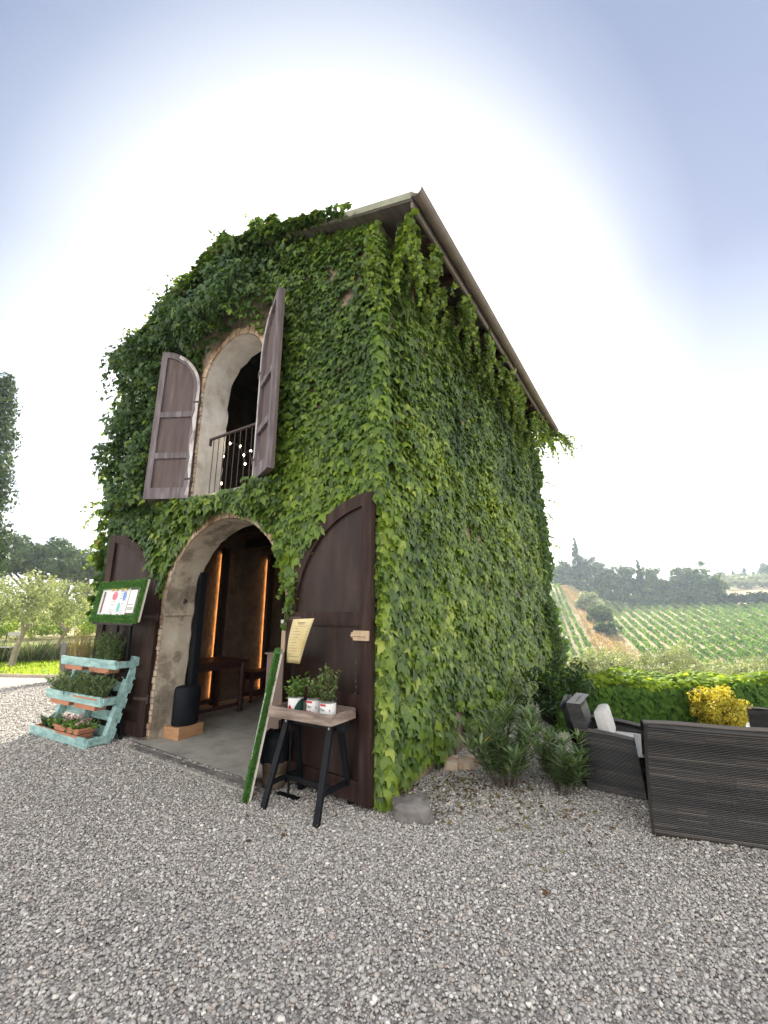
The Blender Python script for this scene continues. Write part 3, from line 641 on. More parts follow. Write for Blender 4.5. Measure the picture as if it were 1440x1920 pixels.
# ragged bare brick left of the window and the small bare patches near the corner
k &= ~((x > -3.03) & (x < -2.9) & (z > 2.9) & (z < 4.3))
for bx, bz, ba, bb in ((-.40, 4.86, .13, .085), (-.26, 5.06, .05, .10), (-.17, 5.33, .05, .06), (-.62, 5.30, .05, .15), (-.45, 3.98, .05, .05), (-.9, 4.2, .05, .04)):
    k &= ~(((x - bx) / ba) ** 2 + ((z - bz) / bb) ** 2 < 1 + .5 * np.sin(x * 40 + z * 31))
x, z = x[k], z[k]; n = len(x)
P3 = np.stack([x, np.zeros(n), z], -1); f1 = fbm(P3, .9, 3.0); f2 = fbm(P3 * np.array([1, 1, .55]), 2.2, 17.0)
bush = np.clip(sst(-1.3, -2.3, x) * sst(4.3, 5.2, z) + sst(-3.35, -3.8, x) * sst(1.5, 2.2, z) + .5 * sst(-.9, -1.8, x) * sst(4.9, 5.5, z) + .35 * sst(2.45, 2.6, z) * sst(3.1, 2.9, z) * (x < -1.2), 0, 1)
shut = ((x > -3.55) & (x < -2.9) & (z > 2.95) & (z < 5.25)) | ((x > -1.72) & (x < -1.05) & (z > 2.95) & (z < 5.3))
# swags of foliage hanging over the neat layer
th_ = .04 + .07 * np.clip(f2 + .2, 0, 1) + bush * (.13 + .34 * np.clip(f2 * 1.6 + .25, 0, 1))
th_ = np.where((x < -3.2) & (z < 2.95), np.minimum(th_, .13), th_); th_ = np.where(shut, .03 + .10 * np.abs(x + 2.3 - np.sign(x + 2.3) * .62).clip(0, .6), th_); bush = np.where(shut, 0, bush)
keepb = ~(shut & (np.abs(x + 2.3) < .74)) & (rng.random(n) < .8 + .2 * bush)
x, z, f1, f2, th_, bush = [q[keepb] for q in (x, z, f1, f2, th_, bush)]; n = len(x)
P = np.stack([x, -.012 - th_ * rng.uniform(.15, 1.1, n) ** (1 - .35 * bush), z], -1)
nr = np.stack([rng.normal(0, .28, n) * (1 + bush) , -np.ones(n), .42 + rng.normal(0, .28, n) * (1 + bush)], -1)
D = np.stack([rng.normal(0, .38, n), rng.normal(0, .12, n), -np.ones(n)], -1)
sz = np.clip(rng.lognormal(math.log(.072), .26, n), .04, .14) * np.interp(z, [0, 2.6, 3.2, 6.5], [1.05, 1.05, .88, .78])
rv = np.clip(.31 + .25 * f1 + rng.normal(0, .2, n) + .10 * (z < 3.2) * (x > -2.5) - .1 * (z > 3.6), 0, 1)
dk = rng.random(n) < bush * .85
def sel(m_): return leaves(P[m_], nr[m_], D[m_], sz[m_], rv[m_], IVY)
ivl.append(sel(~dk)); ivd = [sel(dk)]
# corner between the two walls: rounded over
n = 900; z = rng.uniform(2.5, 5.4, n); a_ = rng.uniform(0, math.pi / 2, n); rr = rng.uniform(.04, .13, n)
nr = np.stack([np.cos(a_), -np.sin(a_), .4 + rng.normal(0, .25, n)], -1)
ivl.append(leaves(np.stack([rr * np.cos(a_) - .01, .01 - rr * np.sin(a_), z], -1), nr, np.stack([rng.normal(0, .3, n), rng.normal(0, .3, n), -np.ones(n)], -1), rng.uniform(.06, .10, n), np.clip(rng.normal(.36, .22, n), 0, 1), IVY))
n = 500; z = rng.uniform(.02, 2.5, n)
ivl.append(leaves(np.stack([rng.uniform(.03, .10, n), rng.uniform(-.03, .06, n), z], -1), np.stack([np.ones(n), rng.normal(-.4, .3, n), .4 + rng.normal(0, .25, n)], -1), np.stack([rng.normal(0, .2, n), rng.normal(0, .3, n), -np.ones(n)], -1), rng.uniform(.08, .13, n), np.clip(rng.normal(.6, .22, n), 0, 1), IVY))
# left wall and left corner, bulging; top of the roof along the verge
n = 9000; y = rng.uniform(-.25, 3.2, n); z = rng.uniform(1.35, 5.95, n)
P3 = np.stack([y * 0, y, z], -1); f2 = fbm(P3, 1.6, 23.0)
bul = .06 + .24 * np.clip(f2 * 1.5 + .35, 0, 1) * sst(1.2, 2.2, z); k = rng.random(n) < np.interp(z, [1.3, 2.2], [.5, 1])
P = np.stack([-4.70 - bul * rng.uniform(.2, 1.15, n), y * 1.0 + .0, z], -1)[k]; n = len(P)
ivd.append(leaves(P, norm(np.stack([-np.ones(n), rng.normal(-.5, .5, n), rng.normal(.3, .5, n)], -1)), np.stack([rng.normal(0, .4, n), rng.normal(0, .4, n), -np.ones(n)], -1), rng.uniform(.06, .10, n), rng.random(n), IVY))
n = 11000; x = rng.uniform(-5.25, -.15, n); y = -.28 + 1.6 * rng.random(n) ** 2; f2 = fbm(np.stack([x, y, y * 0], -1), 1.5, 31.0)
zb_ = EAVE_Z + RSL * (2.9 - np.abs(x - RIDGE_X))
amp = sst(-.1, -1.3, x); k = rng.random(n) < amp * .9 + .02
z = zb_ + .06 + rng.uniform(-.30, 1, n) * (.05 + .22 * np.clip(f2 * 1.5 + .4, 0, 1)) * amp
P = np.stack([x, y, z], -1)[k]; n = len(P)
ivd.append(leaves(P, norm(np.stack([rng.normal(0, .5, n), rng.normal(-.7, .5, n), 1 + rng.normal(0, .5, n)], -1)), norm(np.stack([rng.normal(0, .5, n), -.5 + rng.normal(0, .4, n), -np.ones(n)], -1)), rng.uniform(.06, .10, n), rng.random(n), IVY))
# rear right corner, mass spilling past the wall, leaf tones lowered to paint in its shade
n = 4200; z = rng.uniform(.1, 5.5, n); f2 = fbm(np.stack([z * 0, z * 0, z], -1), 1.4, 41.0)
P = np.stack([rng.uniform(-.05, 1, n) * (.16 + .16 * f2 + .06 * (3 - z) * (z < 3)), 6.1 + rng.uniform(-.15, .55, n), z], -1)
ivd.append(leaves(P, rdir(n) + np.array([.6, -.5, .3]), rdir(n) * .5 + np.array([0, 0, -1.]), rng.uniform(.06, .10, n), rng.random(n) * .7, IVY))
V, F, r_v = cat_leaves(ivl); link_mesh('foliage', V, F, 'ivy', ivy, rnd=r_v)
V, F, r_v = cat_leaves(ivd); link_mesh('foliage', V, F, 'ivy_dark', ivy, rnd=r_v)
# hanging strands
def strand(p0, length, drift, sz=.055, step=.028, curl=.25, stem=None):
    p = np.array(p0, float); d = np.array([drift[0], drift[1], drift[2]], float); pts = [p.copy()]
    while length > 0:
        d = norm((d + rng.normal(0, .10, 3) * curl * 3 + np.array([0, 0, -.10]))[None])[0]; p = p + d * step; pts.append(p.copy()); length -= step
    pts = np.array(pts); n = len(pts) * 2; q = np.repeat(pts, 2, 0) + rng.normal(0, .016, (n, 3))
    if stem is not None: stem.tube([tuple(v) for v in pts[::4]] + [tuple(pts[-1])], .0035, 4)
    return leaves(q, rdir(n) + np.array([.6, -.6, .3]), rdir(n) * .7 + np.array([0, 0, -.9]), np.clip(np.linspace(1.2, .45, n), .4, 1.2) * sz * rng.uniform(.7, 1.3, n), np.clip(rng.normal(.40, .2, n), 0, 1), IVY)
stm = MB()
for (yc, wd, dep, cnt) in ((.05, .22, .85, 9), (.62, .14, .72, 6), (.95, .10, .55, 4), (1.45, .18, .75, 7), (2.05, .15, .6, 5), (2.6, .22, .55, 7), (3.3, .22, .60, 7), (4.1, .28, .65, 8), (4.9, .28, .7, 8), (5.6, .3, .7, 8), (6.3, .22, .65, 7)):
    L_ = [strand((rng.uniform(.12, .50), yc + rng.normal(0, wd * .9), 5.42 + rng.uniform(-.05, .06)), dep * rng.uniform(.25, 1.15), (rng.normal(0, .2), rng.normal(0, .3), -1), rng.uniform(.05, .085), curl=.35, stem=stm) for _ in range(int(cnt * 1.3))]
    V, F, r_v = cat_leaves(L_); link_mesh('hanging_strand', V, F, 'ivy', ivy, rnd=r_v)
L_ = []
for _ in range(14): L_.append(strand((.5, 6.35 + rng.uniform(-.3, .3), 5.35), rng.uniform(.4, .9), (.9, .5, .25), .05, curl=.3, stem=stm))
for zz in (4.3, 3.9, 3.6, 3.1, 2.9): L_.append(strand((.15, 6.3, zz), rng.uniform(.4, .7), (.8, .2, .1), .04, curl=.3, stem=stm))
for _ in range(22):
    zz = rng.uniform(2.2, 5.6); L_.append(strand((-4.82, -.15, zz), rng.uniform(.25, .5), (-.9, -.25, .2), .055, curl=.35, stem=stm))
for _ in range(16):
    xx = rng.uniform(-4.9, -1.4); L_.append(strand((xx, -.15, EAVE_Z + RSL * (2.9 - abs(xx - RIDGE_X)) + .12), rng.uniform(.25, .45), (-.4, -.3, .6), .055, curl=.35, stem=stm))
# spray of new growth over the right side of the door arch and over the corner top
for _ in range(11):
    a_ = rng.uniform(.15, .95); L_.append(strand((DC + (DR + .16) * math.cos(a_), -.06, DSP + (DR + .16) * math.sin(a_)), rng.uniform(.15, .42), (rng.normal(0, .2), -.1, -1), .085, step=.04, curl=.15, stem=stm))
for _ in range(5): L_.append(strand((rng.uniform(-.05, .1), -.14, 5.45), rng.uniform(.6, 1.0), (0, -.05, -1), .06, curl=.1, stem=stm))
V, F, r_v = cat_leaves(L_); link_mesh('hanging_strand', V, F, 'ivy', ivy, rnd=r_v)
for _ in range(9):
    y0 = random.choice([.5, .9, 1.5, 1.58, 1.9, 2.6, 3.6, 4.6]) + random.uniform(-.1, .1); zt_ = random.uniform(.8, 2.2)
    one = MB(); one.tube([(.035, y0 + .05 * math.sin(q * 4), q) for q in np.linspace(0, zt_, 9)], [.014 - .001 * i_ for i_ in range(9)], 6); one.build('stem', 'bark', ivy)
stm.build('tendrils', 'bark', ivy)['kind'] = 'stuff'

# ------------------------------------------------------------------ writing
def text_mesh(body, size, M4, name, mat, parent, depth=.0004, bend=None):
    cu = bpy.data.curves.new('t', 'FONT'); cu.body = body; cu.size = size; cu.align_x = 'CENTER'; cu.align_y = 'CENTER'; cu.extrude = depth; cu.resolution_u = 3
    o = bpy.data.objects.new('t', cu); col.objects.link(o); dg = bpy.context.evaluated_depsgraph_get(); dg.update()
    me = bpy.data.meshes.new_from_object(o.evaluated_get(dg)); bpy.data.objects.remove(o)
    vs = [v.co.copy() for v in me.vertices]; fs = [tuple(p.vertices) for p in me.polygons]
    if bend: vs = [Vector(bend(v)) for v in vs]
    else: vs = [M4 @ v for v in vs]
    return link_mesh(name, [tuple(v) for v in vs], fs, mat, parent)

# ------------------------------------------------------------------ menu board in an artificial grass frame
bx0, bx1, bz0, bz1 = -4.08, -2.80, 1.385, 1.865
mb = thing('menu_board', (-3.5, -.40, 0), 'menu board with a fuzzy artificial grass frame on dark posts', 'notice board')
T = xf((-3.53, -.44, 1.625), R(-3), R(-7))
hw, hh = .62, .245
p = MB(); p.M = T; p.box((-hw, .005, -hh), (hw, .012, hh)); p.build('backing', 'board', mb)
p = MB(); p.M = T; p.box((-hw + .09, -.004, -hh + .07), (hw - .09, .0045, hh - .075)); p.build('panel', 'white', mb)
p = MB(); p.M = T
for lo, hi in (((-hw, -.015, -hh), (hw, .004, -hh + .072)), ((-hw, -.015, hh - .078), (hw, .004, hh)), ((-hw, -.015, -hh + .072), (-hw + .095, .004, hh - .078)), ((hw - .095, -.015, -hh + .072), (hw, .004, hh - .078))): p.box(lo, hi)
gf = p.build('grass_frame', 'turf', mb)
def fuzz(T_, rects, n_, ln, parent, mat='turf', name='grass_pile', ydir=-1):
    P_ = []; 
    for (x0, x1, z0, z1, y) in rects:
        k_ = int(n_ * (x1 - x0) * (z1 - z0)); P_.append(np.stack([rng.uniform(x0, x1, k_), np.full(k_, y), rng.uniform(z0, z1, k_)], -1))
    P_ = np.concatenate(P_); k_ = len(P_)
    D_ = np.stack([rng.normal(0, .45, k_), np.full(k_, ydir * 1.0), -.35 + rng.normal(0, .45, k_)], -1); nr_ = rdir(k_)
    V_, F_, r_ = leaves(P_, nr_, D_, ln * rng.uniform(.6, 1.2, k_), rng.random(k_), (BLADE[0] * np.array([2.2, 1, 1]), BLADE[1]))
    Mx = np.array(T_); V_ = V_ @ Mx[:3, :3].T + Mx[:3, 3]
    return link_mesh(name, V_, F_, mat, parent, rnd=r_)
fuzz(T, [(-hw, hw, -hh, -hh + .08, -.014), (-hw, hw, hh - .085, hh, -.014), (-hw, -hw + .10, -hh, hh, -.014), (hw - .10, hw, -hh, hh, -.014)], 42000, .032, gf)
p = MB(); p.M = T; p.box((hw + .001, -.006, -hh + .01), (hw + .008, .014, hh)); p.build('edge_trim', 'board', mb)
def card(x0, x1, z0, z1, mat, name, y=-.0055, par=mb, th=.001):
    q = MB(); q.M = T; q.box((x0, y, z0), (x1, y + th, z1)); return q.build(name, mat, par)
def disc(cx_, cz_, a_, b_, mat, name, par, y=-.0068, M4=T):
    q = MB(); q.M = M4; q.prism([(cx_ + a_ * math.cos(t), cz_ + b_ * math.sin(t)) for t in np.linspace(0, 2 * math.pi, 20, endpoint=False)], y, y + .001); return q.build(name, mat, par)
def lines(x0, x1, zs, h_, mat, name, par, y=-.0069, ragged=.3):
    q = MB(); q.M = T
    for z in zs:
        x = x0
        while x < x1 - .004:
            w_ = min(random.uniform(.006, .02), x1 - x)
            if x < x1 - random.uniform(0, ragged) * (x1 - x0): q.box((x, y, z), (x + w_ * .8, y + .0008, z + h_))
            x += w_
    return q.build(name, mat, par)
s1 = card(-.47, -.385, -.15, .14, 'white', 'poster'); q = MB(); q.M = T; q.box((-.455, -.0068, -.14), (-.405, -.006, .125)); q.build('printed_column', 'iron', s1)
lines(-.452, -.41, np.arange(-.135, .06, .014), .005, 'pink', 'small_print', s1, -.0076)
s2 = card(-.24, -.03, -.155, .135, 'white', 'poster'); disc(-.125, .065, .07, .055, 'pink', 'pink_blot', s2)
lines(-.19, -.07, (.055, .075, .035), .005, 'red', 'small_print', s2, -.0078); lines(-.21, -.05, (-.01, -.045, -.105, -.13), .006, 'greyink', 'small_print', s2)
s3 = card(-.01, .19, -.155, .135, 'white', 'poster'); disc(.135, .06, .042, .06, 'blue', 'blue_blot', s3); disc(.035, -.075, .036, .06, 'teal', 'teal_blot', s3)
lines(.02, .13, (.115, .09, .06, .03), .006, 'blue', 'small_print', s3, -.0078, .5); lines(.075, .17, (-.03, -.06, -.085, -.115, -.135), .005, 'greyink', 'small_print', s3)
s4 = card(.245, .46, -.165, .155, 'darkred', 'framed_notice'); q = MB(); q.M = T; q.box((.262, -.0075, -.14), (.445, -.0065, .13)); q.build('sheet', 'white', s4)
lines(.275, .43, (-.085, -.10, -.045), .006, 'ink', 'small_print', s4, -.0085)
for gx_ in (-.16, .10):
    q = MB(); q.M = T
    for s_ in (-1, 1): q.prism([(gx_, .145), (gx_ + s_ * .075, .125), (gx_ + s_ * .07, .160), (gx_, .155)][::s_], -.02, -.012)
    q.build('bow', 'gold', mb)
p = MB()
for x, tx in ((-3.93, .0), (-3.60, .0)):
    p = MB(); p.beam((x, -.175, .0), (x + tx, -.225, 1.44), .045, .03, up=(0, 1, 0)); p.beam((x, -.225, 1.43), (x, -.41, 1.46), .04, .03); p.build('post', 'black', mb)
p = MB(); p.M = T; p.box((-hw + .03, .0, -hh - .035), (hw - .12, .05, -hh - .004)); p.build('ledge', 'dark', mb)

# ------------------------------------------------------------------ turquoise pallet shelf with planters
pal = thing('pallet_shelf', (-4.2, -.4, 0), 'worn turquoise pallet shelf leaning by the left door leaf', 'shelf')
PXL, PXR = -4.86, -3.54; tilt = math.atan2(.24, .90)      # leans back
TP = xf((PXL, -.46, .02), R(3), -tilt)                     # x along, z up the leaning face, y to the rear
PW = PXR - PXL; PH = .97
for x in (0, PW / 2 - .04, PW - .08):
    p = MB(); p.M = TP; p.box((x, -.0, 0), (x + .08, .085, PH), .004); p.build('rail', 'turq', pal)
for z0, z1 in ((.05, .16), (.22, .33), (.38, .49), (.55, .66), (.71, .82), (.86, .95)):
    p = MB(); p.M = TP; p.box((0, .087, z0), (PW, .107, z1), .003); p.build('slat', 'turq', pal)
SH = [(-.52, .05, -.005), (-.50, .42, 0), (-.44, .79, 0)]
shelf_y = []
for k_, zz in enumerate((.03, .44, .84)):
    yb = -.46 + zz * .27
    TS = xf((PXL, yb, zz), R(3)); dep = .20
    p = MB(); p.M = TS; p.prism([(0, -.022), (PW, -.022), (PW - .05, .082), (-.02, .082)], -dep, -dep + .024); p.build('front_board', 'turq', pal)
    for x in (-.0, PW - .045):
        p = MB(); p.M = TS; p.box((x, -dep + .025, -.01), (x + .045, -.004, .066)); p.build('bracket', 'turq', pal)
    p = MB(); p.M = TS; p.box((.05, -.03, .02), (PW - .05, -.008, .05)); p.build('shelf_batten', 'turq', pal)
    shelf_y.append((yb, zz))
def trough(x, y, z, L_, W_, H_, label, plant, group='terracotta planters on the pallet shelf', rz=R(3)):
    t_ = thing('planter', (x, y, z), label, 'planter', group); X_ = xf((x, y, z), rz)
    p = MB(); p.M = X_; a_, b_ = L_ / 2, W_ / 2; s_ = .82
    vs = []
    for (k1, zz) in ((s_, 0), (1, H_), (1.05, H_), (1.05, H_ + .02), (.97, H_ + .02), (.95, H_ * .8)):
        vs += [(-a_ * k1, -b_ * k1, zz), (a_ * k1, -b_ * k1, zz), (a_ * k1, b_ * k1, zz), (-a_ * k1, b_ * k1, zz)]
    fs = [(3, 2, 1, 0)] + [(r_ * 4 + i_, r_ * 4 + (i_ + 1) % 4, (r_ + 1) * 4 + (i_ + 1) % 4, (r_ + 1) * 4 + i_) for r_ in range(5) for i_ in range(4)]
    p.put(vs, fs); p.build('trough', 'terra', t_)
    p = MB(); p.M = X_; p.box((-a_ * .94, -b_ * .94, H_ * .6), (a_ * .94, b_ * .94, H_ * .86)); p.build('soil', 'soil', t_)
    plant(t_, X_, a_, b_, H_); return t_
def place(V_, X_): Mx = np.array(X_); return V_ @ Mx[:3, :3].T + Mx[:3, 3]
def stalks(t_, X_, a_, b_, H_, n_, ht, mat, lsz, spread=.25, tm=OVAL, per=14, name='foliage', stem_mat='rosemary', base=0.0, updir=.8, rad=.004):
    parts = []; st = MB(); st.M = X_
    for _ in range(n_):
        x0, y0 = rng.uniform(-a_, a_) * .85, rng.uniform(-b_, b_) * .8; h_ = ht * rng.uniform(.6, 1.1)
        dx, dy = x0 * spread / max(a_, .05) * .6 + rng.normal(0, spread * .2), y0 + rng.normal(0, spread * .2)
        tt = rng.random(per) * (1 - base) + base; P_ = np.stack([x0 + dx * tt ** 1.5, y0 + dy * tt ** 1.5, H_ * .8 + h_ * tt], -1) + rng.normal(0, .007, (per, 3))
        D_ = rdir(per) + np.array([0, 0, updir]); nr_ = rdir(per) + np.array([0, 0, .6])
        parts.append(leaves(P_, nr_, D_, lsz * rng.uniform(.6, 1.3, per), rng.random(per), tm))
        st.tube([(x0, y0, H_ * .75), (x0 + dx * .35, y0 + dy * .35, H_ * .8 + h_ * .5), (x0 + dx, y0 + dy, H_ * .8 + h_ * .95)], [rad * .7, rad * .5, rad * .25], 4)
    V_, F_, r_ = cat_leaves(parts); link_mesh(name, place(V_, X_), F_, mat, t_, rnd=r_); st.build('stem', stem_mat, t_)
L1, W1, H1 = .46, .155, .12
yb, zz = shelf_y[2]
trough(PXL + .30, yb - .10, zz - .08, .50, W1, H1, 'terracotta planter of pale dry wispy stalks, top shelf left', lambda *a: stalks(*a, 90, .40, 'dry', .035, .22, BLADE, 16, stem_mat='dry'))
trough(PXL + .92, yb - .07, zz - .08, .52, W1, H1, 'terracotta planter of upright rosemary, top shelf right', lambda *a: stalks(*a, 56, .40, 'rosemary', .038, .06, (LANCE[0] * np.array([1.6, 1, 1]), LANCE[1]), 46, updir=1.2))
yb, zz = shelf_y[1]
def bushy(mat, ht, n_=70, lsz=.026): return lambda *a: stalks(*a, n_, ht, mat, lsz, .34, OVAL, 34, updir=.1)
trough(PXL + .34, yb - .10, zz - .08, .54, W1, H1, 'terracotta planter of feathery green herbs, middle shelf left', bushy('thyme', .26, 90))
trough(PXL + .94, yb - .07, zz - .08, .54, W1, H1, 'terracotta planter of grey-green herbs, middle shelf right', bushy('thyme', .30, 110))
def aloe(t_, X_, a_, b_, H_):
    parts = []
    for cx_ in (-.13, .02, .15):
        n_ = 12; ang = rng.uniform(0, 6.28, n_); P_ = np.stack([np.full(n_, cx_), np.zeros(n_), np.full(n_, H_ * .8)], -1)
        D_ = np.stack([np.cos(ang) * .45, np.sin(ang) * .45, np.ones(n_)], -1); nr_ = np.stack([np.cos(ang), np.sin(ang), -.3 + 0 * ang], -1) * -1
        tl = (LANCE[0] * np.array([2.6, 1, 2.2]), LANCE[1]); parts.append(leaves(P_, nr_, D_, rng.uniform(.11, .20, n_), rng.random(n_), tl))
    V_, F_, r_ = cat_leaves(parts); link_mesh('foliage', place(V_, X_), F_, 'aloe', t_, rnd=r_)
def flowers(t_, X_, a_, b_, H_):
    stalks(t_, X_, a_, b_, H_, 42, .10, 'herb', .038, .25, OVAL, 22, updir=.3)
    c_ = [(rng.uniform(-a_, a_) * .95, rng.uniform(-b_, b_) * 1.0, H_ + rng.uniform(.05, .13)) for _ in range(26)]
    V_, F_, r_ = clump_cloud(c_, [.018] * len(c_), 16, .018, OVAL); link_mesh('blossom', place(V_, X_), F_, 'petal', t_, rnd=r_)
yb, zz = shelf_y[0]
trough(PXL + .33, yb - .10, zz - .028, .46, W1, H1 * .8, 'terracotta planter of spiky succulents, bottom shelf left', aloe)
trough(PXL + .88, yb - .07, zz + .02, .56, .19, H1, 'terracotta planter of pink and white flowers, bottom shelf right', flowers)

# ------------------------------------------------------------------ trestle, tray and tins
tr = thing('trestle_stand', (-.47, -.28, 0), 'black wooden trestle in front of the right door leaf, carrying a wooden tray', 'trestle')
TX0, TX1, TZ = -.70, -.20, .665
p = MB(); p.box((TX0 - .06, -.315, TZ - .075), (TX1 + .09, -.255, TZ), .003); p.build('top_rail', 'black', tr)
for x in (TX0, TX1):
    for s_ in (-1, 1):
        fx = x + (-.05 if x < -.4 else .0)
        p = MB(); p.beam((fx, -.285 + s_ * .21, 0), (x + (.02 if x < -.4 else -.02), -.285 + s_ * .045, TZ - .003), .052, .028, up=(0, 1, 0), bev=.002); lg = p.build('leg', 'black', tr)
        if s_ < 0:
            p = MB(); p.tube([(x + (.018 if x < -.4 else -.018), -.285 - .078, TZ - .05), (x + (.018 if x < -.4 else -.018), -.285 - .060, TZ - .05)], .010, 10); p.build('bolt', 'steel', lg)
    p = MB(); p.box((x - .03, -.285 - .165, .155), (x - .012, -.285 + .165, .19)); p.build('cross_brace', 'black', tr)
p = MB(); p.box((TX0 - .012, -.30, .157), (TX1 - .031, -.282, .192)); p.build('stretcher', 'black', tr)
ty = thing('wooden_tray', (-.44, -.32, TZ), 'rough brown wooden tray holding three tins of herbs', 'tray')
X_ = xf((-.435, -.325, TZ + .002), R(1)); a_, b_ = .315, .145
p = MB(); p.M = X_; p.box((-a_, -b_, 0), (a_, b_, .012)); p.build('base', 'tray', ty)
for lo, hi in (((-a_, -b_ - .014, -.002), (a_, -b_, .078)), ((-a_, b_, -.002), (a_, b_ + .014, .078)), ((-a_ - .014, -b_ - .012, -.001), (-a_ - .0002, b_ + .013, .074)), ((a_ + .0002, -b_ - .012, -.001), (a_ + .014, b_ + .013, .074))):
    p = MB(); p.M = X_; p.box(lo, hi, .0015); p.build('side', 'tray', ty)
def tin(x, y, label, mat, ht, n_, kind):
    t_ = thing('herb_tin', (x, y, TZ + .015), label, 'tin can', 'tomato tins reused as herb pots'); z0 = TZ + .015; r0, h_ = .063, .135
    p = MB(); p.lathe((x, y, z0), [(r0, 0), (r0 + .001, .004), (r0, .008), (r0, h_ - .006), (r0 + .0015, h_), (r0 - .002, h_), (r0 - .003, h_ - .02)], 32); p.build('can', 'tin', t_, smooth=True)
    def patch(a0, a1, za, zb_, mat_, name_, dr=.0012, curve=None, n=20, par=None):
        vs = []; fs = []
        for i_ in range(n + 1):
            a = a0 + (a1 - a0) * i_ / n; top = zb_ if curve is None else curve(i_ / n)
            for zz_ in (za, max(top, za + .0005)): vs.append((x + (r0 + dr) * math.cos(a), y + (r0 + dr) * math.sin(a), z0 + zz_))
        for i_ in range(n): fs.append((2 * i_, 2 * i_ + 2, 2 * i_ + 3, 2 * i_ + 1))
        return link_mesh(name_, vs, fs, mat_, par or t_, smooth=True)
    fa = math.atan2(-3.14 - y, 2.07 - x)      # side turned to the yard
    lb = patch(0, 2 * math.pi, .010, .118 if kind else .125, 'label', 'label', n=40)
    if kind == 0:
        patch(fa - .15, fa + 1.35, .012, .12, 'dgreen', 'label_field', .0020, lambda u: .118 * math.sin(math.pi * (.08 + .52 * min(1, u * 1.2))) ** .6, par=lb)
        patch(fa - 1.25, fa - .45, .02, .07, 'red', 'tomato_print', .0020, lambda u: .02 + .052 * math.sin(math.pi * (.02 + .96 * u)) ** .6, par=lb)
    else:
        patch(fa - 1.25, fa - .30, .098, .114, 'red', 'red_band', .0022, par=lb)
        patch(fa - 1.2, fa - .35, .016, .045, 'red', 'tomato_print', .0022, lambda u: .018 + .026 * abs(math.sin(math.pi * (.04 + 1.9 * u))) ** .5, par=lb)
        def bend(v, r_=r0 + .0028, ac=fa - .80, zc=.072): a = ac + v.x / r_; return (x + (r_ + v.z) * math.cos(a), y + (r_ + v.z) * math.sin(a), z0 + zc + v.y)
        text_mesh('Polpa', .026, None, 'lettering', 'dgreen', lb, .0003, bend)
        patch(fa + .10, fa + .30, .060, .076, 'greyink', 'round_stamp', .0022, lambda u: .068 + .009 * math.sin(math.pi * u), 10, par=lb)
    p = MB(); p.lathe((x, y, z0 + h_ - .022), [(r0 - .004, 0), (r0 - .004, .006)], 20); p.build('soil', 'soil', t_)
    stalks(t_, xf((x, y, z0)), .045, .045, h_, n_, ht, mat, .030, .10, OVAL, 26, updir=.2, stem_mat='darkred' if kind == 2 else 'rosemary', rad=.005)
    return t_
tin(-.60, -.34, 'white tin with a dark green label field and bright green basil, left in the tray', 'herb', .16, 24, 0)
tin(-.43, -.30, 'white tin with a red band and small mint, middle of the tray', 'herb_mint', .16, 14, 1)
tin(-.255, -.335, 'white tin with a red band and tall reddish mint, right in the tray', 'herb_mint', .27, 30, 2)

# ------------------------------------------------------------------ grass-covered board leaning at the doorway, paper menu, cabinet
gb = thing('grass_board', (-1.0, -.4, 0), 'board covered in artificial grass with white wooden back, leaning at the doorway', 'board')
dv = Vector((-.72, .69, 0)).normalized(); angb = math.atan2(dv.y, dv.x)
TB = xf((-.935, -.50, .0), angb) @ Matrix.Rotation(R(9.5), 4, 'X')       # x along the base, z up the board, -y is the grass side... 
Hh = 1.16
p = MB(); p.M = TB; p.box((0, -.03, 0.01), (.50, -.012, Hh)); p.build('back_panel', 'board', gb)
p = MB(); p.M = TB; p.box((0, -.011, 0.0), (.50, .03, Hh + .01), .008); gcore = p.build('grass_cover', 'turf', gb)
def fuzz3(TT, n_, ln, parent):
    # pile on the broad side, the near edge and the top of the cover
    a1 = np.stack([rng.uniform(0, .5, n_), np.full(n_, .028), rng.uniform(0, Hh, n_)], -1)
    a2 = np.stack([np.full(n_, .002), rng.uniform(-.008, .03, n_), rng.uniform(0, Hh, n_)], -1)
    P_ = np.concatenate([a1, a2]); D_ = np.concatenate([np.tile([0, 1.0, -.3], (n_, 1)), np.tile([-1.0, .4, -.3], (n_, 1))]) + rng.normal(0, .4, (2 * n_, 3))
    V_, F_, r_ = leaves(P_, rdir(2 * n_), D_, ln * rng.uniform(.5, 1.2, 2 * n_), rng.random(2 * n_), (BLADE[0] * np.array([2.2, 1, 1]), BLADE[1]))
    link_mesh('grass_pile', place(V_, TT), F_, 'turf', parent, rnd=r_)
fuzz3(TB, 7000, .022, gcore)
p = MB(); p.M = TB; p.tube([(.05, .036, z) for z in (.30, .6, .82)], .010, 8); p.build('tape_strip', 'tin', gb)
pm = thing('paper_menu', (-.65, -.28, 0), 'yellowish handwritten menu sheet hanging beside the grass board', 'menu')
c4 = [Vector(v) for v in ((-.715, -.30, 1.435), (-.44, -.33, 1.445), (-.66, -.25, 1.055), (-.79, -.28, 1.06))]
def bil(u, v, off=0):
    q = c4[0].lerp(c4[1], u).lerp(c4[3].lerp(c4[2], u), v); n_ = (c4[1] - c4[0]).cross(c4[3] - c4[0]).normalized()
    if n_.y > 0: n_ = -n_
    return q + n_ * (off + .018 * math.sin(v * math.pi) * (1 - .5 * u))
vs, fs = [], []
for j in range(11):
    for i_ in range(7): vs.append(tuple(bil(i_ / 6, j / 10)))
for j in range(10):
    for i_ in range(6): fs.append((j * 7 + i_, j * 7 + i_ + 1, (j + 1) * 7 + i_ + 1, (j + 1) * 7 + i_))
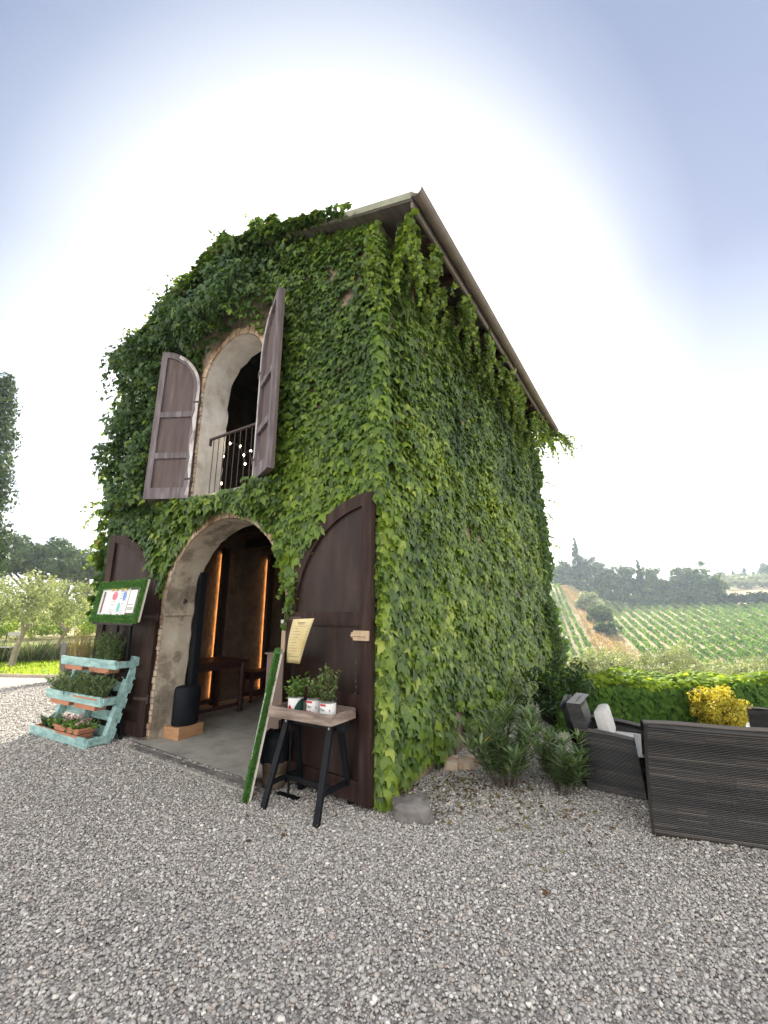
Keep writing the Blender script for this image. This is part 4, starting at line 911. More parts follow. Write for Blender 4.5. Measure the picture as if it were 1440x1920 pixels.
sh = link_mesh('sheet', vs, fs, 'paper', pm, smooth=True); md = sh.modifiers.new('s', 'SOLIDIFY'); md.thickness = .0015; md.offset = 1
ink = MB()
def stroke(u0, u1, v, amp=.006, r_=.0011):
    k_ = max(3, int((u1 - u0) * 60)); ink.tube([tuple(bil(u0 + (u1 - u0) * i_ / k_, v + amp * math.sin(i_ * 2.1 + u0 * 40) * random.uniform(.3, 1), .0032)) for i_ in range(k_ + 1)], r_, 4)
stroke(.30, .66, .085, .018, .0013); stroke(.33, .60, .115, .012); stroke(.12, .85, .165, .0005, .0008)
for j, v in enumerate(np.linspace(.22, .72, 9)):
    e_ = random.uniform(.38, .62); stroke(.12, .20, v); stroke(.24, e_, v); stroke(.84, .92, v)
stroke(.08, .34, .80); stroke(.84, .93, .79); stroke(.06, .86, .845)
ink.build('handwriting', 'ink', pm)
p = MB(); p.tube([(-.735, -.24, .0), (-.735, -.24, 1.0), (-.70, -.27, 1.43)], .008, 6); p.beam((-.86, -.24, .008), (-.62, -.24, .008), .05, .014); p.build('stand', 'black', pm)
cb = thing('cabinet', (-1.6, .8, 0), 'plain brown cabinet standing just inside the doorway', 'cabinet')
p = MB(); p.box((-2.02, .62, .012), (-1.18, 1.1, 1.0), .003); p.build('body', 'cab', cb); p = MB(); p.box((-2.04, .60, 1.0), (-1.16, 1.11, 1.02)); p.build('top', 'cab', cb)
p = MB(); p.box((-1.615, .615, .05), (-1.605, .6195, .97)); p.build('door_gap', 'black', cb)
wb = thing('wooden_box', (-1.6, .8, 1.02), 'tall pale wooden box with a metal cap, standing on the cabinet', 'box')
p = MB(); p.box((-1.86, .68, 1.021), (-1.5, .86, 1.36), .002); p.build('body', 'lightwood', wb); p = MB(); p.box((-1.875, .67, 1.361), (-1.49, .87, 1.405), .004); p.build('cap', 'steel', wb)
p = MB(); p.tube([(-1.60, .66, 1.04), (-1.60, .66, 1.16), (-1.60, .66, 1.2), (-1.60, .66, 1.27)], [.028, .03, .012, .010], 10); tag(p.build('bottle', 'black', None, smooth=True), 'small black bottle in front of the wooden box', 'bottle')
# basket behind the trestle with a black bag
bk = thing('waste_basket', (-1.02, .0, 0), 'wicker waste basket lined with a shiny black bag, behind the trestle', 'basket')
p = MB(); p.lathe((-1.0, -.15, .0), [(.085, 0), (.113, .29), (.10, .29), (.08, .02)], 24); p.build('lining', 'black', bk)
p = MB(); vs = [(.15 + .01 * math.sin(k_ * 2.3), .26 + .012 * math.sin(k_ * 5)) for k_ in range(1)]
p.lathe((-1.0, -.15, 0), [(.127, .22), (.135, .28), (.128, .32), (.14, .37), (.12, .42), (.08, .45), (.04, .44), (.02, .43)], 26); bg_ = p.build('bag', 'speaker', bk, smooth=True)
for v in bg_.data.vertices: v.co += Vector(mnoise.noise_vector(v.co * 22)) * .025

# speaker on a wooden block
wbk = MB(); wbk.M = xf((-3.10, .33, .013), R(6)); wbk.box((-.13, -.19, 0), (.14, .17, .13), .003)
tag(wbk.build('wooden_block', 'pine', None, origin=(-3.10, .33, 0)), 'low pine block under the loudspeaker in the doorway', 'block')
sp = thing('loudspeaker', (-3.10, .33, .144), 'black column loudspeaker with bulky bass unit, standing on a pine block', 'speaker')
p = MB(); p.M = xf((-3.10, .33, .144), R(6)); p.lathe((0, 0, 0), [(.135, 0), (.145, .02), (.145, .40), (.135, .435), (.10, .445)], 28, .95, 1.15); p.build('bass_unit', 'speaker', sp, smooth=True)
p = MB(); p.box((-3.185, .36, .585), (-3.095, .45, 2.02), .006); p.build('column', 'speaker', sp)
p = MB(); p.box((-3.178, .3585, 1.20), (-3.102, .3598, 1.98)); p.build('grille', 'black', sp)

# table and bench inside
def table(name, label, cat, x0, x1, y0, y1, h_, leg_w, mat='darkred', th=.035):
    t_ = thing(name, ((x0 + x1) / 2, (y0 + y1) / 2, 0.012), label, cat)
    p = MB(); p.box((x0, y0, h_ - th), (x1, y1, h_), .003); p.build('table_top' if cat == 'table' else 'seat', mat, t_)
    for x in (x0 + .07, x1 - .07):
        for y in (y0 + .07, y1 - .07):
            p = MB(); w_ = leg_w / 2; p.lathe((x, y, .014), [(w_ * .8, 0), (w_ * .9, .03), (w_ * .5, .05), (w_, .12), (w_ * .8, h_ * .5), (w_ * 1.1, h_ - th - .12), (w_ * 1.1, h_ - th - .016)], 12); p.build('leg', mat, t_, smooth=True)
    p = MB(); p.box((x0 + .06, y0 + .06, h_ - th - .09), (x1 - .06, y1 - .06, h_ - th - .001)); p.build('apron', mat, t_)
    p = MB(); p.box((x0 + .06, y0 + .06, .10), (x0 + .09, y1 - .06, .15)); p.build('footrail', mat, t_); p = MB(); p.box((x1 - .09, y0 + .06, .10), (x1 - .06, y1 - .06, .15)); p.build('footrail', mat, t_)
    return t_
table('wooden_table', 'dark red wooden table inside the barn behind the loudspeaker', 'table', -4.22, -3.50, .52, 1.62, .78, .09)
table('wooden_bench', 'dark wooden bench along the lit inner wall', 'bench', -4.22, -3.86, 2.0, 3.1, .50, .07)
# string lights and lampshade in the upper room
sl_ = thing('string_lights', (-2.0, .5, 3.2), 'short string of small warm bulbs behind the window railing', 'string lights')
M['bulb'] = plain('bulb', (1, .85, .55), .4, 0, 14)
bps = [(-2.942, 0.4, 3.814), (-2.841, 0.43, 3.867), (-2.65, 0.46, 3.789), (-2.34, 0.4, 3.638), (-2.509, 0.43, 3.619), (-2.516, 0.46, 3.505), (-2.925, 0.4, 3.68), (-2.958, 0.43, 3.287)]
p = MB(); p.tube(sorted(bps), .004, 5); p.build('cord', 'ink', sl_)
for b_ in bps: p = MB(); p.lathe((b_[0], b_[1], b_[2] - .035), [(.004, .0), (.011, .008), (.014, .018), (.006, .034)], 10); p.build('bulb', 'bulb', sl_, smooth=True)
lp = thing('hanging_lamp', (-2.6, 1.4, 4.6), 'dim drum lampshade hanging in the upper room', 'lamp')
M['shade'] = plain('grey_shade', (.25, .26, .28), .8)
p = MB(); p.lathe((-2.65, 1.2, 4.02), [(.30, 0), (.30, .34), (.29, .34), (.29, 0)], 28); p.build('lamp_shade', 'shade', lp, smooth=False); p = MB(); p.tube([(-2.65, 1.2, 4.36), (-2.65, 1.2, 6.5)], .006, 5); p.build('cord', 'ink', lp)

# ------------------------------------------------------------------ stone, bricks, litter
def stone(name, c, s, label, cat, mat='rock', seed=0, rz=0):
    bm = bmesh.new(); bmesh.ops.create_icosphere(bm, subdivisions=4, radius=1)
    for v in bm.verts:
        q = v.co.copy(); q = Vector([math.copysign(abs(t) ** .62, t) for t in q]); k_ = 1 + .20 * mnoise.fractal(v.co * 1.4 + Vector((seed, 0, 0)), 1, 2, 4) + .07 * round(2.2 * mnoise.noise(v.co * 2.3 + Vector((9, seed, 0)))) / 2.2 + .04 * mnoise.noise(v.co * 9)
        v.co = Vector((q.x * s[0], q.y * s[1], q.z * s[2])) * k_
    me = bpy.data.meshes.new(name); bm.to_mesh(me); bm.free(); me.materials.append(M[mat]); me.polygons.foreach_set('use_smooth', np.ones(len(me.polygons), bool))
    o = bpy.data.objects.new(name, me); col.objects.link(o); o.location = c; o.rotation_euler = (R(4), R(-5), rz); return tag(o, label, cat)
stone('boulder', (.31, -.01, .05), (.15, .10, .088), 'grey boulder on the gravel at the foot of the ivy corner', 'rock', seed=3, rz=R(20))
for (x, y, z, rz, lb) in ((.13, 1.13, .035, R(20), 'pale broken brick by the bare wall foot, left of the two'), (.27, 1.22, .035, R(-8), 'red brick by the oleander, right of the two')):
    p = MB(); p.M = xf((x, y, z), rz, R(3)); p.box((-.065, -.10, -.05), (.065, .10, .045), .006); o = p.build('brick', 'brick', None, origin=(x, y, z)); tag(o, lb, 'brick')
n = 420
P = np.concatenate([np.stack([rng.normal(.75, .42, n), rng.normal(.75, .33, n), np.full(n, .016)], -1), np.stack([rng.uniform(.05, .6, 260), rng.uniform(.0, .9, 260), np.full(260, .016)], -1), np.stack([rng.uniform(-3, 3, 34), rng.uniform(-1.5, .5, 34), np.full(34, .02)], -1)])
P = P[(P[:, 0] > .04) | (P[:, 1] < -.1)]; n = len(P)
V, F, r_v = leaves(P, rdir(n) * .5 + np.array([0, 0, 1.]), rdir(n), rng.uniform(.015, .045, n), rng.random(n), OVAL)
tag(link_mesh('leaf_litter', V, F, 'litter', rnd=r_v), 'fallen leaves and low weeds at the foot of the ivy wall', 'leaf litter', kind='stuff')

# ------------------------------------------------------------------ plants by the right wall
def oleander(x0, y0, n_, spread, ht, label):
    t_ = thing('oleander', (x0, y0, 0), label, 'shrub', 'oleanders by the ivy wall'); parts = []; st = MB()
    for _ in range(n_):
        a = rng.uniform(0, 6.28); rr = spread * math.sqrt(rng.random()); h_ = ht * rng.uniform(.45, 1.08)
        b0 = np.array([x0 + .25 * rr * math.cos(a), y0 + .25 * rr * math.sin(a), 0]); tip = np.array([x0 + rr * math.cos(a), y0 + rr * math.sin(a), h_])
        st.tube([tuple(b0), tuple((b0 + tip) / 2 + [0, 0, h_ * .1]), tuple(tip)], [.005, .004, .002], 5)
        for t in np.linspace(.22, 1, 10):
            c_ = (1 - t) ** 2 * b0 + 2 * t * (1 - t) * ((b0 + tip) / 2 + [0, 0, h_ * .2]) + t * t * tip; k_ = 6 if t > .9 else 3
            an = rng.uniform(0, 6.28) + np.arange(k_) * 6.28 / k_; up = .55 + .5 * (t > .9)
            D_ = np.stack([np.cos(an), np.sin(an), np.full(k_, up) + rng.normal(0, .25, k_)], -1); nr_ = np.stack([-np.cos(an) * up, -np.sin(an) * up, np.ones(k_)], -1)
            parts.append(leaves(np.tile(c_, (k_, 1)), nr_, D_, rng.uniform(.10, .165, k_), np.clip(rng.random(k_) * .93 + (rng.random(k_) < .02) * .2, 0, 1), LANCE))
    V_, F_, r_ = cat_leaves(parts); link_mesh('foliage', V_, F_, 'oleander', t_, rnd=r_); st.build('stem', 'bark', t_)
oleander(.72, .95, 34, .36, .56, 'large bushy oleander with narrow grey-green leaves by the bricks')
oleander(1.15, 1.10, 17, .24, .40, 'smaller oleander nearer the wicker armchair')
def shrub(name, label, cat, c, rad, n_, per, lsz, mat, tm=OVAL, group=None, sz=(.22, .36), lower=-1, trunk=None):
    t_ = thing(name, (c[0], c[1], zt(c[0], c[1])), label, cat, group)
    cs, rs = blob_points(c, rad, n_, sz, lower=lower); V_, F_, r_ = clump_cloud(cs, rs, per, lsz, tm); link_mesh('foliage', V_, F_, mat, t_, rnd=r_)
    if trunk:
        p = MB(); zg = zt(c[0], c[1])
        for k_ in range(trunk): a = k_ * 2.4; p.tube([(c[0] + .05 * math.cos(a), c[1] + .05 * math.sin(a), zg - .05), (c[0] + rad[0] * .3 * math.cos(a), c[1] + rad[1] * .3 * math.sin(a), c[2])], [.02, .008], 5)
        p.build('stem', 'bark', t_)
    return t_
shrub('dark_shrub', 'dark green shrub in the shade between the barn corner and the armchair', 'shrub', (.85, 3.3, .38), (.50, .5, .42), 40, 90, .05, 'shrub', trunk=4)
shrub('golden_shrub', 'golden yellow shrub in front of the clipped ivy hedge', 'shrub', (2.55, 3.93, .33), (.31, .28, .27), 85, 90, .030, 'yellow', trunk=5)
hd = thing('hedge', (3.0, 4.6, 0), 'low clipped hedge of ivy leaves along the terrace edge', 'hedge')
n = 16000; s_ = rng.uniform(0, 7.2, n); ax, ay = .83, .557; h0, wd = .54, .62
face = rng.random(n); tpos = rng.random(n); lx = np.where(face < .55, .03 - .12 * rng.random(n), tpos * wd); lz = np.where(face < .55, tpos * h0, h0 + .10 * rng.random(n) ** 2)
lz = lz + .11 * fbm(np.stack([s_, lx, lx * 0], -1), 1.5, 51)
P = np.stack([.75 + ax * s_ - ay * lx, 3.12 + ay * s_ + ax * lx, np.clip(lz, .02, 1)], -1)
fr = face < .55
nr = np.where(fr[:, None], np.array([ay, -ax, .35]), np.array([0, -.2, 1.0])) + rng.normal(0, .3, (n, 3)); D = np.where(fr[:, None], np.array([0, 0, -1.0]), np.array([ay, -ax, -.2])) + rng.normal(0, .35, (n, 3))
V, F, r_v = leaves(P, nr, D, rng.uniform(.06, .10, n), np.where(fr, rng.random(n) * .5, .45 + .55 * rng.random(n)), IVY); link_mesh('foliage', V, F, 'hedge', hd, rnd=r_v)  # sunlit top painted in: top leaves toned paler, front leaves darker
p = MB(); p.M = xf((.75, 3.12, 0), math.atan2(ay, ax)); p.box((0, .03, 0), (7.2, wd - .03, h0 - .05)); p.build('inner_branches', 'soil', hd)

# ------------------------------------------------------------------ woven furniture
def wicker_panel(S, ns, nr, amp=.0035, sub=3, subu=3, base=.5, seed=0):
    """S(u, v) -> points (arrays); strands run along u, stacked along v"""
    nu, nv = nr * subu + 1, ns * sub + 1
    u = np.linspace(0, 1, nu)[:, None] * np.ones((1, nv)); v = np.linspace(0, 1, nv)[None, :] * np.ones((nu, 1))
    Pp = S(u, v); e = 1e-3; Pu = S(np.clip(u + e, 0, 1.01), v) - S(u - e, v); Pv = S(u, v + e) - S(u, v - e)
    Nn = norm(np.cross(Pu, Pv)); j = np.minimum((v * ns).astype(int), ns - 1)
    prof = np.abs(np.sin(math.pi * v * ns)) ** .6; wv = np.cos(math.pi * u * nr + math.pi * j)
    Pp = Pp + Nn * (amp * (prof * (1 + .0 * wv) + .12 * wv * prof))[..., None]
    rs = np.random.default_rng(seed + 5); tone = rs.normal(0, .15, ns + 1); band = .22 * np.sin(np.arange(ns + 1) * .55 + seed) + .12 * np.sin(np.arange(ns + 1) * .21)
    seg = rs.normal(0, .10, (ns + 1, 9)); si = np.minimum((u * 8.99).astype(int), 8)
    rv = np.clip(base - .12 + tone[j] + band[j] + seg[j, si] - .45 * (prof < .5), 0, 1)  # grooves between strands darkened in the tone to deepen their shade
    idx = np.arange(nu * nv).reshape(nu, nv)
    Fq = np.stack([idx[:-1, :-1], idx[1:, :-1], idx[1:, 1:], idx[:-1, 1:]], -1).reshape(-1, 4)
    return Pp.reshape(-1, 3), Fq, rv.ravel()
def wmesh(name, panels, parent, mat='wicker'):
    Vs, Fs, Rs = [], [], []; b_ = 0
    for V_, F_, r_ in panels: Vs.append(V_); Fs.append(F_ + b_); Rs.append(r_); b_ += len(V_)
    return link_mesh(name, np.concatenate(Vs), np.concatenate(Fs), mat, parent, smooth=True, rnd=np.concatenate(Rs))
def quadS(a, b_, c_, d_, bulge=None):
    a, b_, c_, d_ = [np.array(q, float) for q in (a, b_, c_, d_)]   # a->b along u (bottom), d->c along u (top)
    def S(u, v):
        p_ = (a * ((1 - u) * (1 - v))[..., None] + b_ * (u * (1 - v))[..., None] + c_ * (u * v)[..., None] + d_ * ((1 - u) * v)[..., None])
        return p_ if bulge is None else p_ + bulge(u, v)
    return S
M['willow'] = wicker_mat('pale_willow', (.05, .035, .022), (.17, .125, .085), (.30, .23, .16))
def bskt(u, v):
    a_ = u * 2 * math.pi; r_ = .09 + .03 * v
    return np.stack([-1.0 + r_ * np.cos(a_), -.15 + r_ * np.sin(a_), .004 + .30 * v], -1)
wmesh('basket', [wicker_panel(bskt, 20, 24, .004, 4, 4, .6, 31)], bk, 'willow')
# sofa seen from behind
so_ = thing('wicker_sofa', (1.84, .67, 0), 'large dark brown wicker sofa seen from behind, nearest the viewer', 'sofa')
O = np.array([1.84, .67, 0.]); e1 = np.array([.963, .268, 0.]); nn = np.array([.268, -.963, 0.]); Z_ = np.array([0, 0, 1.])
SL = 1.55
def backS(u, v):      # slightly S-curved back, rolled over at the top
    lean = .05 * v + .13 * v ** 2.2; vv = np.clip(v, 0, 1)
    roll = np.clip((vv - .95) / .05, 0, 1)
    return O + e1 * (u * SL - .02 * (1 - v))[..., None] + nn * (lean - .05 * roll ** 2)[..., None] + Z_ * (.025 + .725 * np.minimum(vv, .97) + .02 * np.sin(roll * math.pi / 2) - .012 * np.sin(u * 3))[..., None]
wmesh('backrest', [wicker_panel(backS, 66, 60, .0048, 5, 4, .50, 1)], so_)
p = MB(); p.tube([tuple(O + e1 * t_ + nn * .135 + Z_ * (.748 + .004 * math.sin(t_ * 9))) for t_ in np.linspace(-.01, SL, 24)], .016, 10, r=.85); p.tube([tuple(O - e1 * .004 + nn * (.05 * v_ + .13 * v_ ** 2.2 - .005) + Z_ * (.02 + .73 * v_) ) for v_ in np.linspace(0, 1, 14)], .012, 8, r=.5); p.build('rolled_edge', 'wicker', so_, smooth=True)
top = quadS(O + nn * .13 + Z_ * .748, O + e1 * SL + nn * .13 + Z_ * .748, O + e1 * SL + nn * .03 + Z_ * .735, O + nn * .03 + Z_ * .735)
wmesh('back_top', [wicker_panel(top, 10, 84, .003, 3, 3, .75, 2), wicker_panel(quadS(O + nn * .03 - nn * .02 + Z_ * .735, O + e1 * SL + nn * .01 + Z_ * .735, O + e1 * SL - nn * .12 + Z_ * .3, O - nn * .12 + Z_ * .3), 40, 60, .003, 3, 2, .45, 3)], so_)
bk = nn; nn = np.array([.09, -.996, 0.])
for s_, off in ((-1, 0), (1, SL)):
    A = O + e1 * off; o1 = e1 * s_ * .8
    side = quadS(A + Z_ * .02 - o1 * .0, A - nn * .72 + Z_ * .02, A - nn * .72 + o1 * .05 + Z_ * .47, A + o1 * .045 + nn * .03 + Z_ * .49) if s_ > 0 else quadS(A - nn * .72 + Z_ * .02, A + Z_ * .02, A + o1 * .045 + nn * .03 + Z_ * .49, A - nn * .72 + o1 * .05 + Z_ * .47)
    p1 = wicker_panel(side, 60, 34, .003, 3, 2, .40, 4)
    topa = quadS(A + o1 * .05 + nn * .03 + Z_ * .495, A - nn * .72 + o1 * .05 + Z_ * .475, A - nn * .72 - o1 * .06 + Z_ * .475, A - o1 * .06 + nn * .03 + Z_ * .50)
    p2 = wicker_panel(topa, 12, 40, .003, 3, 2, .85, 5)  # paler tone paints in the lit sheen along the arm top
    wmesh('armrest', [p1, p2], so_)
nn = bk
p = MB(); p.M = xf(tuple(O), math.atan2(e1[1], e1[0])); p.box((.20, .03, .02), (SL - .03, .70, .34)); p.build('seat_base', 'black', so_)
p = MB(); p.M = xf(tuple(O), math.atan2(e1[1], e1[0])); p.box((.24, .16, .345), (SL - .09, .72, .44), .02); p.build('seat_cushion', 'cushion', so_)
# armchair facing right
def armchair(name, label, X0=1.31, Y0_=1.27, Wd=.60, Dp=.64):
    t_ = thing(name, (X0 + .3, Y0_ + .3, 0), label, 'armchair', 'wicker armchairs of the terrace'); o_ = np.array([X0, Y0_, 0.])
    def sideS(yy, flip):
        def S(u, v):
            uu = u if not flip else 1 - u
            topz = .465 + .02 * np.sin(uu * math.pi * .7) - .075 * uu ** 1.8
            x = uu * (Wd - .02 * (1 - v)) - .03 * v * (1 - uu) + .03 * (1 - v) ** 3 * (1 - uu) + .02 * uu * v
            y = yy + (-.035 if not flip else .035) * np.sin(v * 2.6) * .6
            return o_ + np.stack([x, y + 0 * u, .012 + (topz - .012) * v], -1)
        return S
    for yy, fl in ((0.0, False), (Dp, True)):
        ps = [wicker_panel(sideS(yy, fl), 44, 26, .0045, 4, 3, .42, 7)]
        s_ = 1 if not fl else -1
        def S2(u, v, yy=yy, s_=s_):
            topz = .467 + .02 * np.sin(u * math.pi * .7) - .075 * u ** 1.8
            y = yy + s_ * (-.02 + .10 * v)
            if s_ < 0: y = yy + s_ * (-.02 + .10 * (1 - v))
            return o_ + np.stack([u * Wd - .03 * (1 - u) + .02 * u, y + 0 * u, topz + .010 * np.sin(v * math.pi)], -1)
        ps.append(wicker_panel(S2, 10, 30, .003, 3, 2, .80, 8)); 
        inn = (yy + s_ * .08)
        ps.append(wicker_panel(quadS(o_ + [Wd * fl, inn, .3], o_ + [Wd * (1 - fl), inn, .3], o_ + [Wd * (1 - fl), inn, .40 + .06 * fl], o_ + [Wd * fl, inn, .46 - .06 * fl]), 16, 26, .003, 3, 2, .35, 9))
        ps.append(wicker_panel(quadS(o_ + [Wd, yy if s_ > 0 else yy - .08, .012], o_ + [Wd, yy + .08 if s_ > 0 else yy, .012], o_ + [Wd + .02, yy + .08 if s_ > 0 else yy, .41], o_ + [Wd + .02, yy if s_ > 0 else yy - .08, .41]), 56, 5, .003, 3, 2, .4, 10))
        wmesh('armrest', ps, t_)
    def bk_(x_off):
        return lambda u, v: o_ + np.stack([x_off - .03 - .13 * v ** 1.3 + 0 * u, .02 + u * (Dp - .04), .03 + .655 * v - .02 * np.cos(u * math.pi * 2) * (v > .9)], -1)
    b1 = wicker_panel(lambda u, v: bk_(.02)(1 - u, v), 62, 26, .0045, 3, 2, .22, 11)
    b2 = wicker_panel(lambda u, v: bk_(.14)(u, .3 + .7 * v), 50, 26, .003, 3, 2, .8, 12)
    b3 = wicker_panel(quadS(o_ + [-.085, .02, .685], o_ + [-.085, Dp - .02, .685], o_ + [.035, Dp - .02, .68], o_ + [.035, .02, .68]), 12, 26, .003, 3, 2, .85, 13)
    b4 = wicker_panel(lambda u, v: o_ + np.stack([.035 + .12 * u - .12 * v ** 1.3, .018 + 0 * u, .03 + .655 * v], -1), 62, 5, .004, 3, 2, .3, 14)
    wmesh('backrest', [b1, b2, b3, b4], t_)
    p = MB(); p.box((X0 + .02, Y0_ + .085, .02), (X0 + Wd - .02, Y0_ + Dp - .085, .30)); p.build('seat_base', 'black', t_)
    p = MB(); p.box((X0 + .06, Y0_ + .09, .302), (X0 + Wd, Y0_ + Dp - .09, .385), .025); p.build('seat_cushion', 'cushion', t_, smooth=True)
    p = MB(); p.M = xf((X0 + .165, Y0_ + .10, .37), 0, 0, R(-11)); p.box((0, 0, 0), (.10, Dp - .22, .25), .035); p.build('back_cushion', 'cushion', t_, smooth=True)
    return t_
ac = armchair('wicker_armchair', 'dark wicker armchair with off-white cushions facing right, left of the sofa')
copy_thing(ac, (2.97, 2.47, 0), R(82), 'dark wicker armchair with its back to the viewer, mostly hidden behind the sofa', scale=.95)

# ------------------------------------------------------------------ lawn side on the left
sheet('lawn', [(-24, -5.1), (-11.43, .93), (-10.1, 1.57), (-6.5, 3.35), (-6.5, 7.4), (-11, 12), (-17, 12), (-27, 2)], .004, 'lawnbase' if 'lawnbase' in M else 'earth')
M['lawnbase'] = noise_mat('lawn_base', [(.3, (.15, .22, .03)), (.5, (.25, .34, .045)), (.75, (.36, .42, .08))], 2.5, 8, .95, .6, .03, 40)
bpy.data.objects['lawn'].data.materials[0] = M['lawnbase']
n = 30000; P = np.stack([rng.uniform(-18, -7.5, n), rng.uniform(.5, 8, n), np.full(n, .005)], -1)
P = P[(P[:, 1] > (P[:, 0] + 11.43) * .481 + 1.0)]; n = len(P)
V, F, r_v = leaves(P, rdir(n), np.stack([rng.normal(0, .4, n), rng.normal(0, .4, n), np.ones(n)], -1), rng.uniform(.04, .09, n), rng.random(n), (BLADE[0] * np.array([3, 1, 1]), BLADE[1]))
tag(link_mesh('lawn_grass', V, F, 'lawn', rnd=r_v), 'short sunlit lawn grass beyond the pale edging', 'grass', kind='stuff')
p = MB()
ke = [(-20, -3.25), (-11.43, .93), (-10.1, 1.57), (-6.5, 3.35)]
for a_, b_ in zip(ke[:-1], ke[1:]): p.beam((*a_, .02), (*b_, .02), .05, .07)
tag(p.build('lawn_edging', 'kerb'), kind='structure')
def tree(name, label, cat, base, h_trunk, crown_c, crown_r, ncl, per, lsz, mat, trunk_r=.1, sz=(.25, .4), limbs=5, bark='bark', group=None, lean=(0, 0), tm=QUAD, lower=-.6, shell=.6, flat=1.0):
    zb_ = base[2] if len(base) > 2 else zt(base[0], base[1]) - .05
    t_ = thing(name, (base[0], base[1], zb_), label, cat, group)
    cc_ = (base[0] + crown_c[0], base[1] + crown_c[1], zb_ + crown_c[2])
    cs, rs = blob_points(cc_, crown_r, ncl, sz, lower=lower); V_, F_, r_ = clump_cloud(cs, rs, per, lsz, tm, shell=shell, flat=flat); link_mesh('crown', V_, F_, mat, t_, rnd=r_)
    p = MB(); f_ = (base[0] + lean[0], base[1] + lean[1], zb_ + h_trunk)
    p.tube([(base[0], base[1], zb_ - .1), (base[0] + lean[0] * .3 + trunk_r * .4, base[1] + lean[1] * .3, zb_ + h_trunk * .5), f_], [trunk_r * 1.25, trunk_r, trunk_r * .8], 8)
    for k_ in range(limbs):
        c_ = cs[int(len(cs) * (k_ + .5) / limbs)]; mid = [f_[q] * .5 + c_[q] * .5 + random.uniform(-.1, .1) * crown_r[0] for q in range(3)]
        p.tube([f_, mid, tuple(c_)], [trunk_r * .6, trunk_r * .4, trunk_r * .15], 6)
    p.build('trunk', bark, t_); return t_
G = 'young olive trees on the lawn'
tree('olive_tree', 'small olive tree on the lawn with a leaning pale trunk, nearest the frame edge', 'olive tree', (-13.5, 1.73), .95, (.15, .1, 1.75), (1.3, 1.3, .85), 60, 100, .07, 'olive', .075, limbs=6, bark='palebark', group=G, lean=(.15, .1), tm=OVAL)
tree('olive_tree', 'small olive tree on the lawn just left of the rattan chair', 'olive tree', (-14.2, 2.95), .95, (.1, .2, 1.75), (1.2, 1.2, .78), 56, 100, .07, 'olive', .055, limbs=6, bark='palebark', group=G, lean=(.15, .2), tm=OVAL)
tree('olive_tree', 'olive tree further back, its crown reaching the menu board', 'olive tree', (-16.2, 5.6), 1.0, (.1, .2, 1.9), (1.5, 1.5, .9), 46, 70, .08, 'olive', .07, bark='palebark', group=G, tm=OVAL)
tree('olive_tree', 'olive tree further back, cut by the left frame edge', 'olive tree', (-16.4, 1.1), 1.0, (0, 0, 1.9), (1.5, 1.5, .9), 46, 70, .08, 'olive', .07, bark='palebark', group=G, tm=OVAL)
for k_, (x, y, r_, h_) in enumerate(((-31, 2.6, 2.0, 2.3), (-29.6, 5.4, 1.9, 2.5), (-28.6, 8.1, 2.1, 2.2), (-27.4, 10.9, 2.0, 2.4), (-26.2, 13.4, 2.0, 2.6), (-33, 7, 2.4, 2.9), (-31, 11, 2.4, 2.8))):
    shrub('bright_bush', ('sunlit yellow-green bush beyond the lavender, %s' % ('first from the left frame edge', 'second from the left frame edge', 'third from the left frame edge', 'fourth from the left frame edge', 'fifth from the left frame edge', 'taller and behind the others, left', 'taller and behind the others, right')[k_]), 'bush', (x, y, h_ * .48), (r_, r_, h_ * .5), 46, 60, .16, 'bush', tm=OVAL, group='sunlit bushes behind the lavender', sz=(.2, .4))
for k_ in range(11):
    t = k_ / 10; x, y = -16.6 + 4.6 * t, -.1 + 6.9 * t; n = 800
    tl = thing('lavender_bush', (x, y, 0), 'clump of silvery lavender at the back edge of the lawn', 'lavender', 'lavender clumps edging the lawn')
    an = rng.uniform(0, 6.28, n); rr = rng.uniform(0, .25, n); D_ = np.stack([np.cos(an) * (.25 + rr * 2), np.sin(an) * (.25 + rr * 2), np.ones(n)], -1)
    V_, F_, r_ = leaves(np.stack([x + rr * np.cos(an) * 1.6, y + rr * np.sin(an) * 1.6, np.zeros(n)], -1), rdir(n), D_, rng.uniform(.40, .72, n), rng.random(n), (BLADE[0] * np.array([.6, 1, 1]), BLADE[1])); link_mesh('foliage', V_, F_, 'lav', tl, rnd=r_)
for k_, (x, y, tz, r_, lb) in enumerate(((-62.5, 12.2, 10.4, 4.0, 'tall umbrella pine half hidden by the cypress'), (-59.5, 17.0, 9.9, 3.9, 'umbrella pine with forking dark limbs, middle of the pine group'), (-55.5, 20.5, 8.9, 3.8, 'umbrella pine nearest the barn, lowest of the pine group'), (-66, 22, 10.5, 4.5, 'umbrella pine behind the other pines'))):
    tree('umbrella_pine', lb, 'pine tree', (x, y), 2.8, (0, 0, tz - 2.7), (r_, r_, 2.6), 38, 260, .22, 'pinetree', .34, sz=(.34, .52), limbs=11, group='umbrella pines beyond the lawn', lower=-.45, flat=.7, lean=(.6, .4), shell=.75)
cyp = thing('cypress', (-29.4, 3.75, 0), 'tall dark cypress at the left frame edge', 'cypress tree')
cs = []; rs = []
for k_ in range(300):
    t = rng.random(); z = .6 + 14.2 * t; r_ = 1.5 * (1 - max(0, (t - .35) / .67) ** 2.2 * .95) + 1.0 * max(0, .55 - t); a = rng.uniform(0, 6.28); q = r_ * rng.uniform(.35, 1)
    cs.append((-29.4 + q * math.cos(a), 3.75 + q * math.sin(a), z)); rs.append(.45)
V, F, r_v = clump_cloud(cs, rs, 90, .20, (LANCE[0] * np.array([3.2, 1, 1]), LANCE[1]), updir=-1.2, flat=1.7); link_mesh('crown', V, F, 'cypress', cyp, rnd=r_v)
